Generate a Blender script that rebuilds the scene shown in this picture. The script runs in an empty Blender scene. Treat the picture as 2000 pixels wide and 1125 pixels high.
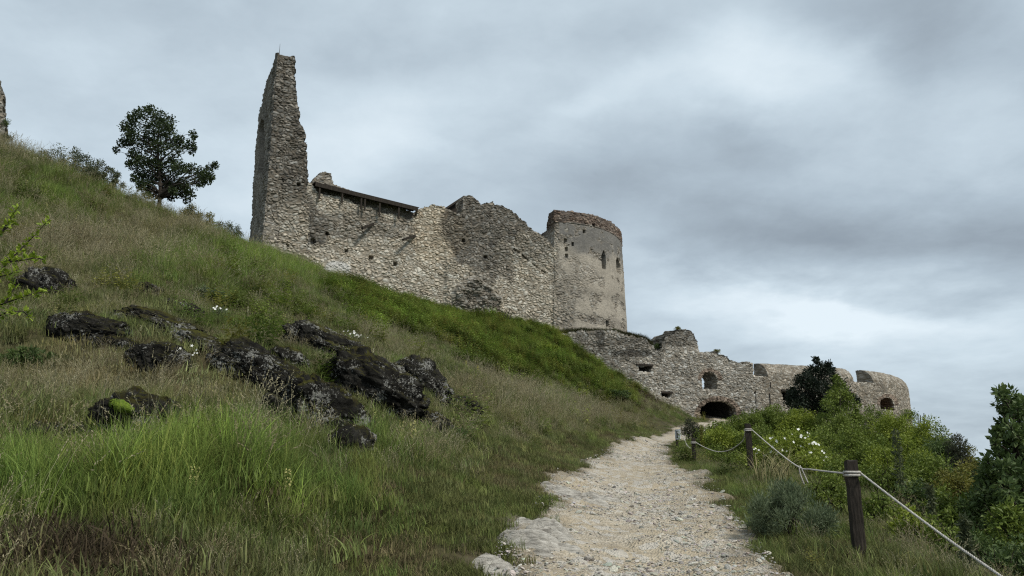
import bpy, math, random
import numpy as np
from mathutils import Vector, Matrix
R = math.radians
scene = bpy.context.scene
COL = scene.collection

# ------------------------------------------------------------------ camera
PITCH = R(13.0); FPX = 1450.0; CAMZ = 1.6
cam_d = bpy.data.cameras.new("camera"); cam = bpy.data.objects.new("camera", cam_d); COL.objects.link(cam)
cam.location = (0, 0, CAMZ); cam.rotation_euler = (R(90) + PITCH, 0, 0)
cam_d.sensor_width = 36.0; cam_d.lens = FPX / 2000.0 * 36.0
cam_d.clip_start = 0.05; cam_d.clip_end = 30000
scene.camera = cam
cT, sT = math.cos(PITCH), math.sin(PITCH)

# ------------------------------------------------------------------ view, sun, sky
scene.view_settings.view_transform = 'Standard'; scene.view_settings.look = 'None'
scene.view_settings.exposure = 0.3; scene.view_settings.gamma = 1.0
SUN_EL, SUN_AZ = R(50), R(132)
sun_d = bpy.data.lights.new("sun", 'SUN'); sun = bpy.data.objects.new("sun", sun_d); COL.objects.link(sun)
sun_d.energy = 2.8; sun_d.angle = R(12); sun_d.color = (1.0, 0.95, 0.86)
to_sun = Vector((math.sin(SUN_AZ) * math.cos(SUN_EL), math.cos(SUN_AZ) * math.cos(SUN_EL), math.sin(SUN_EL)))
sun.rotation_euler = to_sun.to_track_quat('Z', 'Y').to_euler(); sun.location = (20, -20, 60)
scene.cycles.max_bounces = 6; scene.cycles.diffuse_bounces = 3; scene.cycles.glossy_bounces = 2
scene.cycles.transmission_bounces = 3; scene.cycles.transparent_max_bounces = 4
scene.cycles.use_denoising = False; scene.cycles.filter_width = 1.2; scene.cycles.use_adaptive_sampling = False; scene.cycles.sample_clamp_indirect = 4

def build_world():
    w = bpy.data.worlds.new("World"); scene.world = w; w.use_nodes = True
    nt = w.node_tree; N = nt.nodes; L = nt.links; N.clear()
    def nd(t, **k):
        n = N.new(t)
        for a, b in k.items(): setattr(n, a, b)
        return n
    def val(x, s):
        if isinstance(x, (int, float)): s.default_value = x
        elif isinstance(x, (tuple, list, Vector)): s.default_value = x
        else: L.new(x, s)
    def mth(op, a, b=0.0, c=0.0):
        n = nd('ShaderNodeMath', operation=op); val(a, n.inputs[0]); val(b, n.inputs[1]); val(c, n.inputs[2]); return n.outputs[0]
    def vec(op, a, b=None, sc=None):
        n = nd('ShaderNodeVectorMath', operation=op); val(a, n.inputs[0])
        if b is not None: val(b, n.inputs[1])
        if sc is not None: val(sc, n.inputs['Scale'])
        return n.outputs['Value'] if op == 'DOT_PRODUCT' else n.outputs['Vector']
    def noise(v, scale, detail=5, rough=.55):
        n = nd('ShaderNodeTexNoise'); val(v, n.inputs['Vector']); n.inputs['Scale'].default_value = scale
        n.inputs['Detail'].default_value = detail; n.inputs['Roughness'].default_value = rough
        return n
    out = nd('ShaderNodeOutputWorld'); bg = nd('ShaderNodeBackground'); bg.inputs['Strength'].default_value = 0.1
    L.new(bg.outputs[0], out.inputs[0])
    sky = nd('ShaderNodeTexSky', sky_type='NISHITA'); sky.sun_disc = False
    sky.sun_elevation = SUN_EL; sky.sun_rotation = SUN_AZ
    tc = nd('ShaderNodeTexCoord'); D = vec('NORMALIZE', tc.outputs['Generated'])
    # cloud deck: the sky directions are spread out on a plane overhead so that clouds flatten towards the horizon
    sep = nd('ShaderNodeSeparateXYZ'); L.new(D, sep.inputs[0])
    zz = mth('ADD', mth('MAXIMUM', sep.outputs['Z'], 0.0), 0.22)
    plane = vec('SCALE', D, None, mth('DIVIDE', 1.0, zz))
    wn = noise(plane, 1.1, 7); warp = vec('SCALE', vec('SUBTRACT', wn.outputs['Color'], (.5, .5, .5)), None, 0.26)
    Dw = vec('ADD', D, warp)
    f_ = (0, cT, sT); u_ = (0, -sT, cT)
    X = vec('DOT_PRODUCT', Dw, (1, 0, 0)); Y = vec('DOT_PRODUCT', Dw, u_)
    def cloud(px, py, sx, sy, ang, amp):
        a = (px - 1000) / FPX; b = (562.5 - py) / FPX; l = math.sqrt(1 + a * a + b * b); a /= l; b /= l
        ca, sa = math.cos(R(ang)), math.sin(R(ang))
        x = mth('SUBTRACT', X, a); y = mth('SUBTRACT', Y, b)
        xr = mth('ADD', mth('MULTIPLY', x, ca * FPX / sx), mth('MULTIPLY', y, sa * FPX / sx))
        yr = mth('ADD', mth('MULTIPLY', x, -sa * FPX / sy), mth('MULTIPLY', y, ca * FPX / sy))
        q = mth('ADD', mth('MULTIPLY', xr, xr), mth('MULTIPLY', yr, yr))
        return mth('MULTIPLY', mth('POWER', 2.718, mth('MULTIPLY', q, -1.0)), amp)
    tot = 0.57
    for c in CLOUDS: tot = mth('ADD', tot, cloud(*c))
    n1 = noise(vec('ADD', plane, vec('SCALE', warp, None, 1.3)), 1.25, 9, .56); n2 = noise(vec('ADD', plane, warp), 4.2, 7, .6)
    tot = mth('ADD', tot, mth('MULTIPLY', mth('SUBTRACT', n1.outputs['Fac'], .5), 0.60))
    tot = mth('ADD', tot, mth('MULTIPLY', mth('SUBTRACT', n2.outputs['Fac'], .5), 0.34))
    cr = nd('ShaderNodeValToRGB'); L.new(tot, cr.inputs[0]); e = cr.color_ramp
    e.elements[0].position = 0.0; e.elements[0].color = (.16, .20, .245, 1)
    e.elements[1].position = 1.0; e.elements[1].color = (.66, .745, .80, 1)
    for p, c in ((.25, (.250, .298, .345)), (.5, (.365, .438, .50)), (.75, (.51, .60, .665))):
        q = e.elements.new(p); q.color = c + (1,)
    cs = vec('SCALE', cr.outputs[0], None, 10.0)
    mx = nd('ShaderNodeMix', data_type='RGBA'); mx.inputs[0].default_value = 0.95
    L.new(sky.outputs[0], mx.inputs[6]); L.new(cs, mx.inputs[7]); L.new(mx.outputs[2], bg.inputs['Color'])
# px, py, half width, half height, tilt, strength
CLOUDS = [
    (1560, 115, 280, 80, -6, 0.32), (1850, 70, 170, 90, -35, -0.46), (1960, 240, 60, 120, 0, 0.14), (1480, 240, 110, 55, -20, -0.16), (1640, 450, 330, 75, -14, -0.32), (1300, 520, 160, 60, 10, -0.13),
    (1250, 330, 260, 60, 35, -0.09), (1200, 230, 120, 26, 40, 0.14), (1480, 600, 300, 55, -14, 0.40), (1720, 640, 150, 30, -10, 0.18), (1400, 680, 140, 40, 0, 0.11),
    (740, 330, 280, 110, 30, 0.22), (120, 330, 260, 160, 20, 0.18), (200, 80, 260, 60, 0, 0.07),
    (850, 110, 340, 60, 5, -0.13), (1880, 780, 200, 60, 0, 0.07), (1300, 60, 150, 60, 20, -0.11),
]
build_world()

# ------------------------------------------------------------------ numpy noise
def _h(*a):
    x = np.uint32(374761393)
    h = np.zeros_like(np.asarray(a[0], dtype=np.int64)).astype(np.uint32)
    for i, v in enumerate(a):
        k = np.uint32((668265263, 2246822519, 3266489917, 2654435761)[i % 4])
        h = (h ^ (np.asarray(v, dtype=np.int64).astype(np.uint32) * k)); h = (h << np.uint32(13)) | (h >> np.uint32(19)); h = h * np.uint32(1274126177)
    h ^= h >> np.uint32(15); h = h * np.uint32(2246822519); h ^= h >> np.uint32(13)
    return h.astype(np.float64) / 4294967296.0
def vnoise(P, seed=0):
    P = np.asarray(P, float); n = P.shape[1]; f = np.floor(P).astype(np.int64); t = P - f; t = t * t * (3 - 2 * t)
    r = np.zeros(len(P))
    for c in range(2 ** n):
        o = [(c >> i) & 1 for i in range(n)]
        w = np.ones(len(P))
        for i in range(n): w = w * (t[:, i] if o[i] else 1 - t[:, i])
        r += w * _h(*[f[:, i] + o[i] for i in range(n)], np.full(len(P), seed))
    return r * 2 - 1
def fbm(P, oct=4, seed=0, gain=.5):
    P = np.asarray(P, float); r = 0; a = 1.0; s = 0
    for i in range(oct):
        r = r + a * vnoise(P * 2.03 ** i + 17.3 * i, seed + i); s += a; a *= gain
    return r / s
def voronoi(P, seed=0):
    P = np.asarray(P, float); f = np.floor(P).astype(np.int64)
    F1 = np.full(len(P), 9.0); F2 = np.full(len(P), 9.0); idr = np.zeros(len(P)); id2 = np.zeros(len(P))
    sd = np.full(len(P), seed)
    for dx in (-1, 0, 1):
        for dy in (-1, 0, 1):
            for dz in (-1, 0, 1):
                c = f + np.array([dx, dy, dz])
                j = np.stack([_h(c[:, 0], c[:, 1], c[:, 2], sd + k) for k in (1, 2, 3)], 1)
                d = np.sqrt((((c + .08 + .84 * j) - P) ** 2).sum(1))
                m = d < F1
                F2 = np.where(m, F1, np.minimum(F2, d))
                idr = np.where(m, j[:, 0], idr); id2 = np.where(m, j[:, 2], id2)
                F1 = np.where(m, d, F1)
    return F1, F2, (idr * 7.31) % 1.0, (id2 * 5.77) % 1.0
def smooth(a, b, x):
    t = np.clip((x - a) / (b - a), 0, 1); return t * t * (3 - 2 * t)

# ------------------------------------------------------------------ pixel rays of the photograph -> points in the place
def ray(px, py):
    a = (px - 1000) / FPX; b = (562.5 - py) / FPX
    return np.array([a, cT - b * sT, sT + b * cT])
def at(px, py, d):
    r = ray(px, py); return np.array([0, 0, CAMZ]) + r * (d / r[1])
def proj(P):
    P = np.asarray(P, float) - np.array([0, 0, CAMZ])
    w = P[..., 1] * cT + P[..., 2] * sT; v = -P[..., 1] * sT + P[..., 2] * cT
    return 1000 + FPX * P[..., 0] / w, 562.5 - FPX * v / w

# ------------------------------------------------------------------ object helpers
def tag(o, label=None, cat=None, group=None, kind=None):
    if label: o["label"] = label
    if cat: o["category"] = cat
    if group: o["group"] = group
    if kind: o["kind"] = kind
    return o
def mesh_np(name, V, F, mat=None, parent=None, attrs=None, smooth_=False, mats=None, midx=None, mesh_only=False):
    """V (n,3); F = (m,k) array or list of arrays of faces of the same size"""
    me = bpy.data.meshes.new(name)
    Fs = [np.asarray(f) for f in (F if isinstance(F, list) else [F]) if len(f)]
    me.vertices.add(len(V)); me.vertices.foreach_set("co", np.asarray(V, np.float32).ravel())
    nl = sum(f.size for f in Fs); me.loops.add(nl)
    me.loops.foreach_set("vertex_index", np.concatenate([f.ravel() for f in Fs]).astype(np.int32))
    tot = np.concatenate([np.full(len(f), f.shape[1]) for f in Fs]); st = np.concatenate([[0], np.cumsum(tot)[:-1]])
    me.polygons.add(len(tot)); me.polygons.foreach_set("loop_start", st.astype(np.int32))
    me.polygons.foreach_set("use_smooth", np.full(len(tot), smooth_, dtype=bool))
    if midx is not None: me.polygons.foreach_set("material_index", np.asarray(midx, np.int32))
    me.update(calc_edges=True); me.validate()
    for k, a in (attrs or {}).items():
        a = np.asarray(a, np.float32)
        if a.ndim == 2 and a.shape[1] == 3:
            A = me.attributes.new(k, 'FLOAT_COLOR', 'POINT'); A.data.foreach_set("color", np.c_[a, np.ones(len(a))].astype(np.float32).ravel())
        else:
            A = me.attributes.new(k, 'FLOAT', 'POINT'); A.data.foreach_set("value", a)
    for m in (mats or ([mat] if mat else [])): me.materials.append(m)
    if mesh_only: return me
    o = bpy.data.objects.new(name, me); COL.objects.link(o)
    if parent: o.parent = parent
    return o
def empty(name, loc=(0, 0, 0)):
    o = bpy.data.objects.new(name, None); COL.objects.link(o); o.location = loc; o.empty_display_size = .3; return o
def thing(name, loc=(0, 0, 0)):
    o = empty(name, loc); o['kind'] = 'thing'; return o
class MB:
    """gathers simple solids and links them as one mesh"""
    def __init__(s): s.V = []; s.Q = []; s.T = []; s.n = 0
    def add(s, V, Q=(), T=()):
        V = np.asarray(V, float)
        for f in Q: s.Q.append([i + s.n for i in f])
        for f in T: s.T.append([i + s.n for i in f])
        s.V.append(V); s.n += len(V)
    def box(s, c, ax, hx, ay, hy, az, hz):
        c = np.array(c, float); ax, ay, az = [np.array(v, float) / np.linalg.norm(v) for v in (ax, ay, az)]
        V = [c + ax * hx * i + ay * hy * j + az * hz * k for i in (-1, 1) for j in (-1, 1) for k in (-1, 1)]
        s.add(V, [(0, 1, 3, 2), (4, 6, 7, 5), (0, 4, 5, 1), (2, 3, 7, 6), (0, 2, 6, 4), (1, 5, 7, 3)])
    def tube(s, pts, rad, n=8, caps=True):
        pts = np.asarray(pts, float); m = len(pts); rad = np.broadcast_to(rad, (m,))
        V = []; up = np.array([0.013, .021, 1.0])
        for i in range(m):
            t = pts[min(i + 1, m - 1)] - pts[max(i - 1, 0)]; t = t / (np.linalg.norm(t) + 1e-9)
            a = np.cross(t, up if abs(t[2]) < .95 else np.array([1, 0.01, 0])); a /= np.linalg.norm(a); b = np.cross(t, a)
            for k in range(n):
                w = 2 * math.pi * k / n; V.append(pts[i] + rad[i] * (a * math.cos(w) + b * math.sin(w)))
        Q = [(i * n + k, i * n + (k + 1) % n, (i + 1) * n + (k + 1) % n, (i + 1) * n + k) for i in range(m - 1) for k in range(n)]
        T = []
        if caps:
            V += [pts[0], pts[-1]]
            T += [(m * n, (k + 1) % n, k) for k in range(n)] + [(m * n + 1, (m - 1) * n + k, (m - 1) * n + (k + 1) % n) for k in range(n)]
        s.add(V, Q, T)
    def build(s, name, mat, parent=None, smooth_=False):
        F = []
        if s.Q: F.append(np.array(s.Q))
        if s.T: F.append(np.array(s.T))
        return mesh_np(name, np.concatenate(s.V), F, mat, parent, smooth_=smooth_)

# ------------------------------------------------------------------ materials
class Mat:
    def __init__(s, name, rough=.9, spec=.2):
        s.m = bpy.data.materials.new(name); s.m.use_nodes = True; s.nt = s.m.node_tree; s.N = s.nt.nodes; s.L = s.nt.links
        s.b = s.N["Principled BSDF"]; s.b.inputs['Roughness'].default_value = rough
        s.b.inputs['Specular IOR Level'].default_value = spec
    def nd(s, t, **k):
        n = s.N.new(t)
        for a, b in k.items(): setattr(n, a, b)
        return n
    def put(s, x, sock):
        if isinstance(x, (int, float, tuple, list)): sock.default_value = x
        else: s.L.new(x, sock)
    def pos(s):
        return s.nd('ShaderNodeNewGeometry').outputs['Position']
    def objc(s):
        return s.nd('ShaderNodeTexCoord').outputs['Object']
    def attr(s, name, kind='GEOMETRY', out='Color'):
        n = s.nd('ShaderNodeAttribute', attribute_name=name, attribute_type=kind); return n.outputs[out]
    def noise(s, v, scale, detail=4, rough=.55, out='Fac'):
        n = s.nd('ShaderNodeTexNoise'); s.put(v, n.inputs['Vector']); n.inputs['Scale'].default_value = scale
        n.inputs['Detail'].default_value = detail; n.inputs['Roughness'].default_value = rough; return n.outputs[out]
    def voro(s, v, scale, feat='F1', out='Distance'):
        n = s.nd('ShaderNodeTexVoronoi', feature=feat); s.put(v, n.inputs['Vector']); n.inputs['Scale'].default_value = scale; return n.outputs[out]
    def ramp(s, f, stops):
        n = s.nd('ShaderNodeValToRGB'); s.put(f, n.inputs[0]); e = n.color_ramp
        while len(e.elements) < len(stops): e.elements.new(.5)
        for q, (p, c) in zip(e.elements, stops):
            q.position = p; q.color = (tuple(c) + (1,))[:4] if isinstance(c, tuple) else (c, c, c, 1)
        return n.outputs[0]
    def mix(s, f, a, b, mode='MIX'):
        n = s.nd('ShaderNodeMix', data_type='RGBA', blend_type=mode); s.put(f, n.inputs[0])
        for x, k in ((a, 6), (b, 7)):
            s.put((tuple(x) + (1,))[:4] if isinstance(x, (tuple, list)) else x, n.inputs[k])
        return n.outputs[2]
    def math(s, op, a, b=0.0):
        n = s.nd('ShaderNodeMath', operation=op); s.put(a, n.inputs[0]); s.put(b, n.inputs[1]); return n.outputs[0]
    def scale(s, v, k):
        n = s.nd('ShaderNodeVectorMath', operation='MULTIPLY'); s.put(v, n.inputs[0]); n.inputs[1].default_value = k; return n.outputs[0]
    def color(s, c):
        s.put((tuple(c) + (1,))[:4] if isinstance(c, (tuple, list)) else c, s.b.inputs['Base Color']); return s
    def bump(s, h, dist, strength=1.0):
        n = s.nd('ShaderNodeBump'); s.put(h, n.inputs['Height']); n.inputs['Distance'].default_value = dist; n.inputs['Strength'].default_value = strength
        s.L.new(n.outputs[0], s.b.inputs['Normal']); return s
# ------------------------------------------------------------------ terrain: a smooth surface through surveyed points
def zp(y): return 0.07 * y
def path_pt(px, py):                       # point of the rising path seen at a pixel
    r = ray(px, py); t = -CAMZ / (r[2] - 0.07 * r[1]); return np.array([0, 0, CAMZ]) + r * t
PL = [(990, 1125), (1032, 1050), (1068, 1000), (1102, 945), (1160, 905), (1205, 880), (1252, 862)]
PR = [(1495, 1125), (1455, 1050), (1415, 995), (1385, 950), (1312, 900), (1298, 880), (1306, 862)]
_L = np.array([path_pt(*p) for p in PL]); _R = np.array([path_pt(*p) for p in PR])
_yl = np.r_[-6, -1, _L[:, 1], 60, 68, 76, 90]; _xl = np.r_[_L[0, 0] - .25, _L[0, 0] - .2, _L[:, 0], 14.6, 17.6, 20.3, 21.5]
_yr = np.r_[-6, -1, _R[:, 1], 60, 68, 76, 90]; _xr = np.r_[_R[0, 0] + .1, _R[0, 0] + .1, _R[:, 0], 16.6, 19.8, 23.2, 25.5]
def xL(y): return np.interp(y, _yl, _xl)
def xR(y): return np.interp(y, _yr, _xr)
CP = []
def cp(px, py, d): CP.append(at(px, py, d))
for y in (-5, 0, 3, 5.5, 8, 11, 14, 18, 23, 29, 36, 43, 52, 60, 68, 76):
    CP.append([xL(y), y, zp(y)]); CP.append([xR(y), y, zp(y)])
for p in [(0, 1125, 5.6), (0, 1000, 7.0), (0, 850, 9.0), (0, 700, 13), (0, 550, 18), (0, 420, 24), (0, 318, 30),
          (200, 1100, 6.0), (200, 950, 7.9), (200, 800, 10.4), (200, 650, 14.5), (200, 520, 21), (200, 385, 33),
          (400, 1100, 6.3), (400, 950, 8.2), (400, 800, 11), (400, 700, 14.2), (400, 600, 19.5), (400, 520, 28), (400, 458, 42),
          (700, 1080, 6.9), (700, 950, 8.9), (700, 850, 11.3), (700, 750, 15), (700, 680, 20), (700, 620, 31), (640, 560, 58), (500, 508, 60),
          (900, 1030, 8.2), (900, 900, 12.2), (900, 800, 17), (900, 720, 27), (900, 660, 45), (870, 605, 67), (980, 630, 69.5),
          (1100, 900, 19), (1100, 800, 31), (1100, 720, 50), (1090, 662, 70), (1160, 716, 71), (1230, 752, 72), (1300, 792, 73), (1240, 800, 50), (1240, 835, 44), (1340, 815, 70),
          (1690, 1100, 8.2), (1467, 926, 17), (1357, 910, 24), (1345, 870, 36), (1325, 880, 30)]:
    cp(*p)
CP += [(-26, 45, 16.2), (-34, 40, 16.5), (-40, 30, 15.5), (-28, 60, 18.0), (-40, 80, 19), (-20, 80, 18.5), (-5, 80, 17), (-30, 15, 8.5), (-18, 6, 2.0), (-30, 0, 2),
       (4, 83, 13.5), (0, 95, 13), (14, 84, 9), (12, 95, 8), (23, 80, 5.9), (22, 90, 5.2), (30, 84, 5.0), (36, 79, 4.2), (45, 86, 3.4), (40, 95, 2), (60, 95, -6),
       (5.0, 8.2, .25), (8, 8, -1.2), (12, 8, -3.2), (20, 8, -7), (5.5, 4, 0.1), (9, 3, -1.8), (5, -3, -.4), (12, -4, -3.5),
       (8.5, 17, .4), (12, 18, -1.0), (18, 20, -3.5), (28, 20, -8), (11, 26, 1.2), (16, 30, .2), (24, 34, -2.5), (36, 34, -8),
       (15, 42, 1.9), (21, 48, 1.2), (30, 52, -.5), (44, 52, -6), (21, 64, 3.9), (28, 66, 3.2), (38, 68, 1.5), (52, 70, -4), (64, 60, -12), (64, 20, -20), (-6, -6, .3), (-20, -8, 1.2)]
CP = np.array(CP, float)
def _phi(d): return np.where(d > 1e-9, d * d * np.log(d + 1e-12), 0)
def _tps():
    n = len(CP); A = np.zeros((n + 3, n + 3)); d = np.linalg.norm(CP[:, None, :2] - CP[None, :, :2], axis=2)
    A[:n, :n] = _phi(d) + np.eye(n) * 2.0; A[:n, n] = 1; A[:n, n + 1:] = CP[:, :2]; A[n, :n] = 1; A[n + 1:, :n] = CP[:, :2].T
    return np.linalg.solve(A, np.r_[CP[:, 2], 0, 0, 0])
_W = _tps()
def H0(x, y):
    x = np.asarray(x, float); y = np.asarray(y, float); sh = x.shape; x = x.ravel(); y = y.ravel()
    xc = np.clip(x, -55, 75); yc = np.clip(y, -12, 105); z = np.full(len(x), _W[-3]) + _W[-2] * xc + _W[-1] * yc
    for i in range(0, len(x), 20000):
        s = slice(i, i + 20000); d = np.hypot(xc[s, None] - CP[None, :, 0], yc[s, None] - CP[None, :, 1]); z[s] += _phi(d) @ _W[:len(CP)]
    far = np.hypot(np.maximum(np.abs(x - 10) - 55, 0), np.maximum(np.abs(y - 45) - 52, 0))
    z = z * (1 - smooth(0, 160, far)) + (-62) * smooth(0, 160, far)
    return z.reshape(sh)
def on_path(x, y, w=0.0):                  # >0 outside the path, metres from its edge
    return np.maximum(xL(y) - x, x - xR(y))
def H(x, y):
    x = np.asarray(x, float); y = np.asarray(y, float)
    z = H0(x, y); P = np.stack([x.ravel(), y.ravel()], 1); e = np.maximum(on_path(x, y), 0)
    k = smooth(0.1, 2.2, e)
    left = (x < xL(y))
    n = (fbm(P * .22, 3, 5) * .55 + fbm(P * .75, 3, 9) * .18 + fbm(P * 1.7, 3, 19) * .13).reshape(x.shape)
    ledge = np.abs(vnoise(np.stack([P[:, 0] * .16 + P[:, 1] * .05, P[:, 1] * .5 - P[:, 0] * .2], 1), 31)).reshape(x.shape) * .35
    z = z + k * (n + np.where(left, ledge, 0) * smooth(1, 4, e))
    return z + (fbm(P * 2.6, 2, 12) * .02).reshape(x.shape)
def hit(px, py, d0=3.0, d1=95.0):          # first ground point seen at a pixel
    r = ray(px, py); ds = d0 * (d1 / d0) ** np.linspace(0, 1, 700); P = np.array([0, 0, CAMZ]) + r[None] / r[1] * ds[:, None]
    below = P[:, 2] < H(P[:, 0], P[:, 1])
    i = int(np.argmax(below)) if below.any() else len(ds) - 1
    return P[i]
def on(x, y, dz=0.0): return np.array([x, y, float(H(np.array([x]), np.array([y]))[0]) + dz])

def grid_faces(ny, nx):
    i = np.arange(ny * nx).reshape(ny, nx); return np.stack([i[:-1, :-1], i[:-1, 1:], i[1:, 1:], i[1:, :-1]], -1).reshape(-1, 4)
def axis(*segs):
    o = [segs[0][0]]
    for a, b, s in segs: o += list(np.arange(a, b, s)[1:]) + [b]
    return np.array(o)

def make_ground():
    gx = axis((-6000, -800, 1300), (-800, -160, 80), (-160, -50, 8), (-50, -24, 1.0), (-24, -10, .35), (-10, 10, .22), (10, 30, .5), (30, 80, 1.2), (80, 200, 8), (200, 900, 80), (900, 6100, 1300))
    gy = axis((-400, -60, 40), (-60, -10, 5), (-10, 3, .8), (3, 24, .22), (24, 45, .4), (45, 100, .9), (100, 220, 8), (220, 900, 70), (900, 9000, 1350))
    X, Y = np.meshgrid(gx, gy); Z = H(X, Y)
    e = on_path(X, Y); inp = (e < 0.12) & (Y < 78) & (Y > -8)
    Z = np.where(inp, Z - .10, Z)
    P = np.stack([X.ravel(), Y.ravel()], 1)
    bare = np.clip(1 - smooth(-.2, .45, e.ravel() + fbm(P * 1.4, 3, 3) * .8), 0, 1)
    m = Mat("soil", .95, .1); p = m.pos()
    n = m.noise(p, 1.1, 5); n2 = m.noise(p, 9, 4)
    c = m.ramp(n, [(.3, (.030, .036, .014)), (.5, (.060, .054, .026)), (.7, (.050, .062, .020))])
    c = m.mix(m.math('MULTIPLY', n2, .6), c, (.075, .058, .035))
    far = m.attr('far', out='Fac'); c = m.mix(far, c, m.ramp(m.noise(p, .004, 4), [(.35, (.05, .075, .03)), (.65, (.12, .13, .06))]))
    d = m.ramp(m.noise(p, 6, 5), [(.3, (.10, .082, .06)), (.7, (.22, .19, .15))])
    c = m.mix(m.attr('bare', out='Fac'), c, d); m.color(c); m.bump(m.noise(p, 14, 5), .06)
    far_ = smooth(110, 260, np.hypot(P[:, 0], P[:, 1] - 40))
    o = mesh_np("ground", np.stack([X, Y, Z], -1).reshape(-1, 3), grid_faces(len(gy), len(gx)), m.m, attrs={'bare': bare, 'far': far_}, smooth_=True)
    tag(o, "grassy hillside rising left of the path up to the ruin", "hillside", kind="structure")

def path_z(x, y):
    P = np.stack([x.ravel(), y.ravel()], 1)
    b = np.maximum(0, fbm(P * np.array([1.1, 1.6]), 3, 61)) * .12 + fbm(P * 4, 3, 62) * .025
    rut = -.05 * np.exp(-((P[:, 0] - (xL(P[:, 1]) * .42 + xR(P[:, 1]) * .58)) / .6) ** 2)
    return H0(x, y) + (b + rut).reshape(x.shape)
def make_path():
    ys = axis((-6, 4, .3), (4, 16, .05), (16, 30, .12), (30, 79, .35)); ss = np.linspace(-.14, 1.14, 120)
    Y = np.repeat(ys[:, None], len(ss), 1); X = xL(Y) + (xR(Y) - xL(Y)) * ss[None]
    Z = path_z(X, Y); P = np.stack([X.ravel(), Y.ravel()], 1)
    e = on_path(X, Y).ravel() + fbm(P * 1.3, 3, 40) * .5 + fbm(P * 5, 2, 41) * .10
    F1, F2, t, _ = voronoi(np.c_[P * np.array([9., 7.]) + fbm(P * 3, 2, 4)[:, None] * .8, np.zeros(len(P))], 8)
    peb = smooth(0, .3, F2 - F1) * (t > .6) * t * .014 * smooth(.45, .55, fbm(P * .5, 3, 77) * .5 + .5 + .15)
    Z = Z.ravel() + peb + .015 - .18 * smooth(-.05, .35, e)
    q = grid_faces(len(ys), len(ss)); q = q[(e[q].max(1) < .45)]
    used = np.unique(q); mp = np.full(len(P), -1); mp[used] = np.arange(len(used))
    m = Mat("path_gravel", .95, .15); p = m.pos()
    v = m.voro(p, 38, out='Color'); sp = m.nd('ShaderNodeSeparateColor'); m.L.new(v, sp.inputs[0])
    st = m.ramp(sp.outputs[0], [(.0, (.20, .175, .14)), (.35, (.34, .31, .26)), (.7, (.47, .435, .375)), (1.0, (.60, .57, .51))])
    n = m.noise(p, .75, 4); dirt = m.ramp(m.noise(p, 3.2, 6, .65), [(.3, (.27, .22, .15)), (.55, (.40, .34, .245)), (.75, (.48, .43, .335))])
    c = m.mix(m.ramp(n, [(.45, .08), (.66, .75)]), dirt, st)
    v2 = m.voro(p, 7.5, out='Color'); sp2 = m.nd('ShaderNodeSeparateColor'); m.L.new(v2, sp2.inputs[0])
    c = m.mix(m.math('MULTIPLY', m.math('GREATER_THAN', sp2.outputs[1], .72), .6), c, (.47, .45, .41))
    c = m.mix(m.attr('edge', out='Fac'), c, (.105, .085, .055)); m.color(c)
    m.bump(m.math('ADD', m.voro(p, 38), m.math('MULTIPLY', m.noise(p, 60, 3), .4)), .025, 1.0)
    ed = smooth(-.5, .25, e) * .8
    o = mesh_np("path", np.c_[P, Z][used], mp[q], m.m, attrs={'edge': ed[used]}, smooth_=True)
    tag(o, "pale stony footpath climbing between the grassy bank and the rope fence", "path", kind="structure")
make_ground(); make_path()
# ------------------------------------------------------------------ masonry
def inpoly(px, py, poly):
    poly = np.asarray(poly, float); r = np.zeros(px.shape, bool); x0, y0 = poly[-1]
    for x1, y1 in poly:
        if y0 != y1:
            c = ((y1 > py) != (y0 > py)) & (px < (x0 - x1) * (py - y1) / (y0 - y1) + x1); r ^= c
        x0, y0 = x1, y1
    return r
def resample(plan, c):
    plan = np.asarray(plan, float); s = np.r_[0, np.cumsum(np.linalg.norm(np.diff(plan, axis=0), axis=1))]
    n = int(s[-1] / c) + 1; u = np.linspace(0, s[-1], n); return np.stack([np.interp(u, s, plan[:, k]) for k in (0, 1)], 1), u
def spline(pts, n=12):
    p = np.asarray(pts, float); p = np.vstack([2 * p[0] - p[1], p, 2 * p[-1] - p[-2]]); o = []
    for i in range(1, len(p) - 2):
        for t in np.linspace(0, 1, n, endpoint=False):
            o.append(.5 * (2 * p[i] + (p[i + 1] - p[i - 1]) * t + (2 * p[i - 1] - 5 * p[i] + 4 * p[i + 1] - p[i + 2]) * t * t + (3 * p[i] - p[i - 1] - 3 * p[i + 1] + p[i + 2]) * t ** 3))
    o.append(p[-2]); return np.array(o)

def stone_mat():
    m = Mat("rubble_masonry", .93, .12); p = m.pos(); c = m.attr('col')
    c = m.mix(.55, c, m.ramp(m.noise(p, 5.5, 5, .65), [(.25, .45), (.75, 1.45)]), 'MULTIPLY')
    c = m.mix(.45, c, m.ramp(m.noise(p, .35, 4, .6), [(.3, .62), (.7, 1.3)]), 'MULTIPLY')
    m.color(c); m.bump(m.noise(p, 9, 5, .7), .08, .6); return m.m
STONE = stone_mat()

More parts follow.
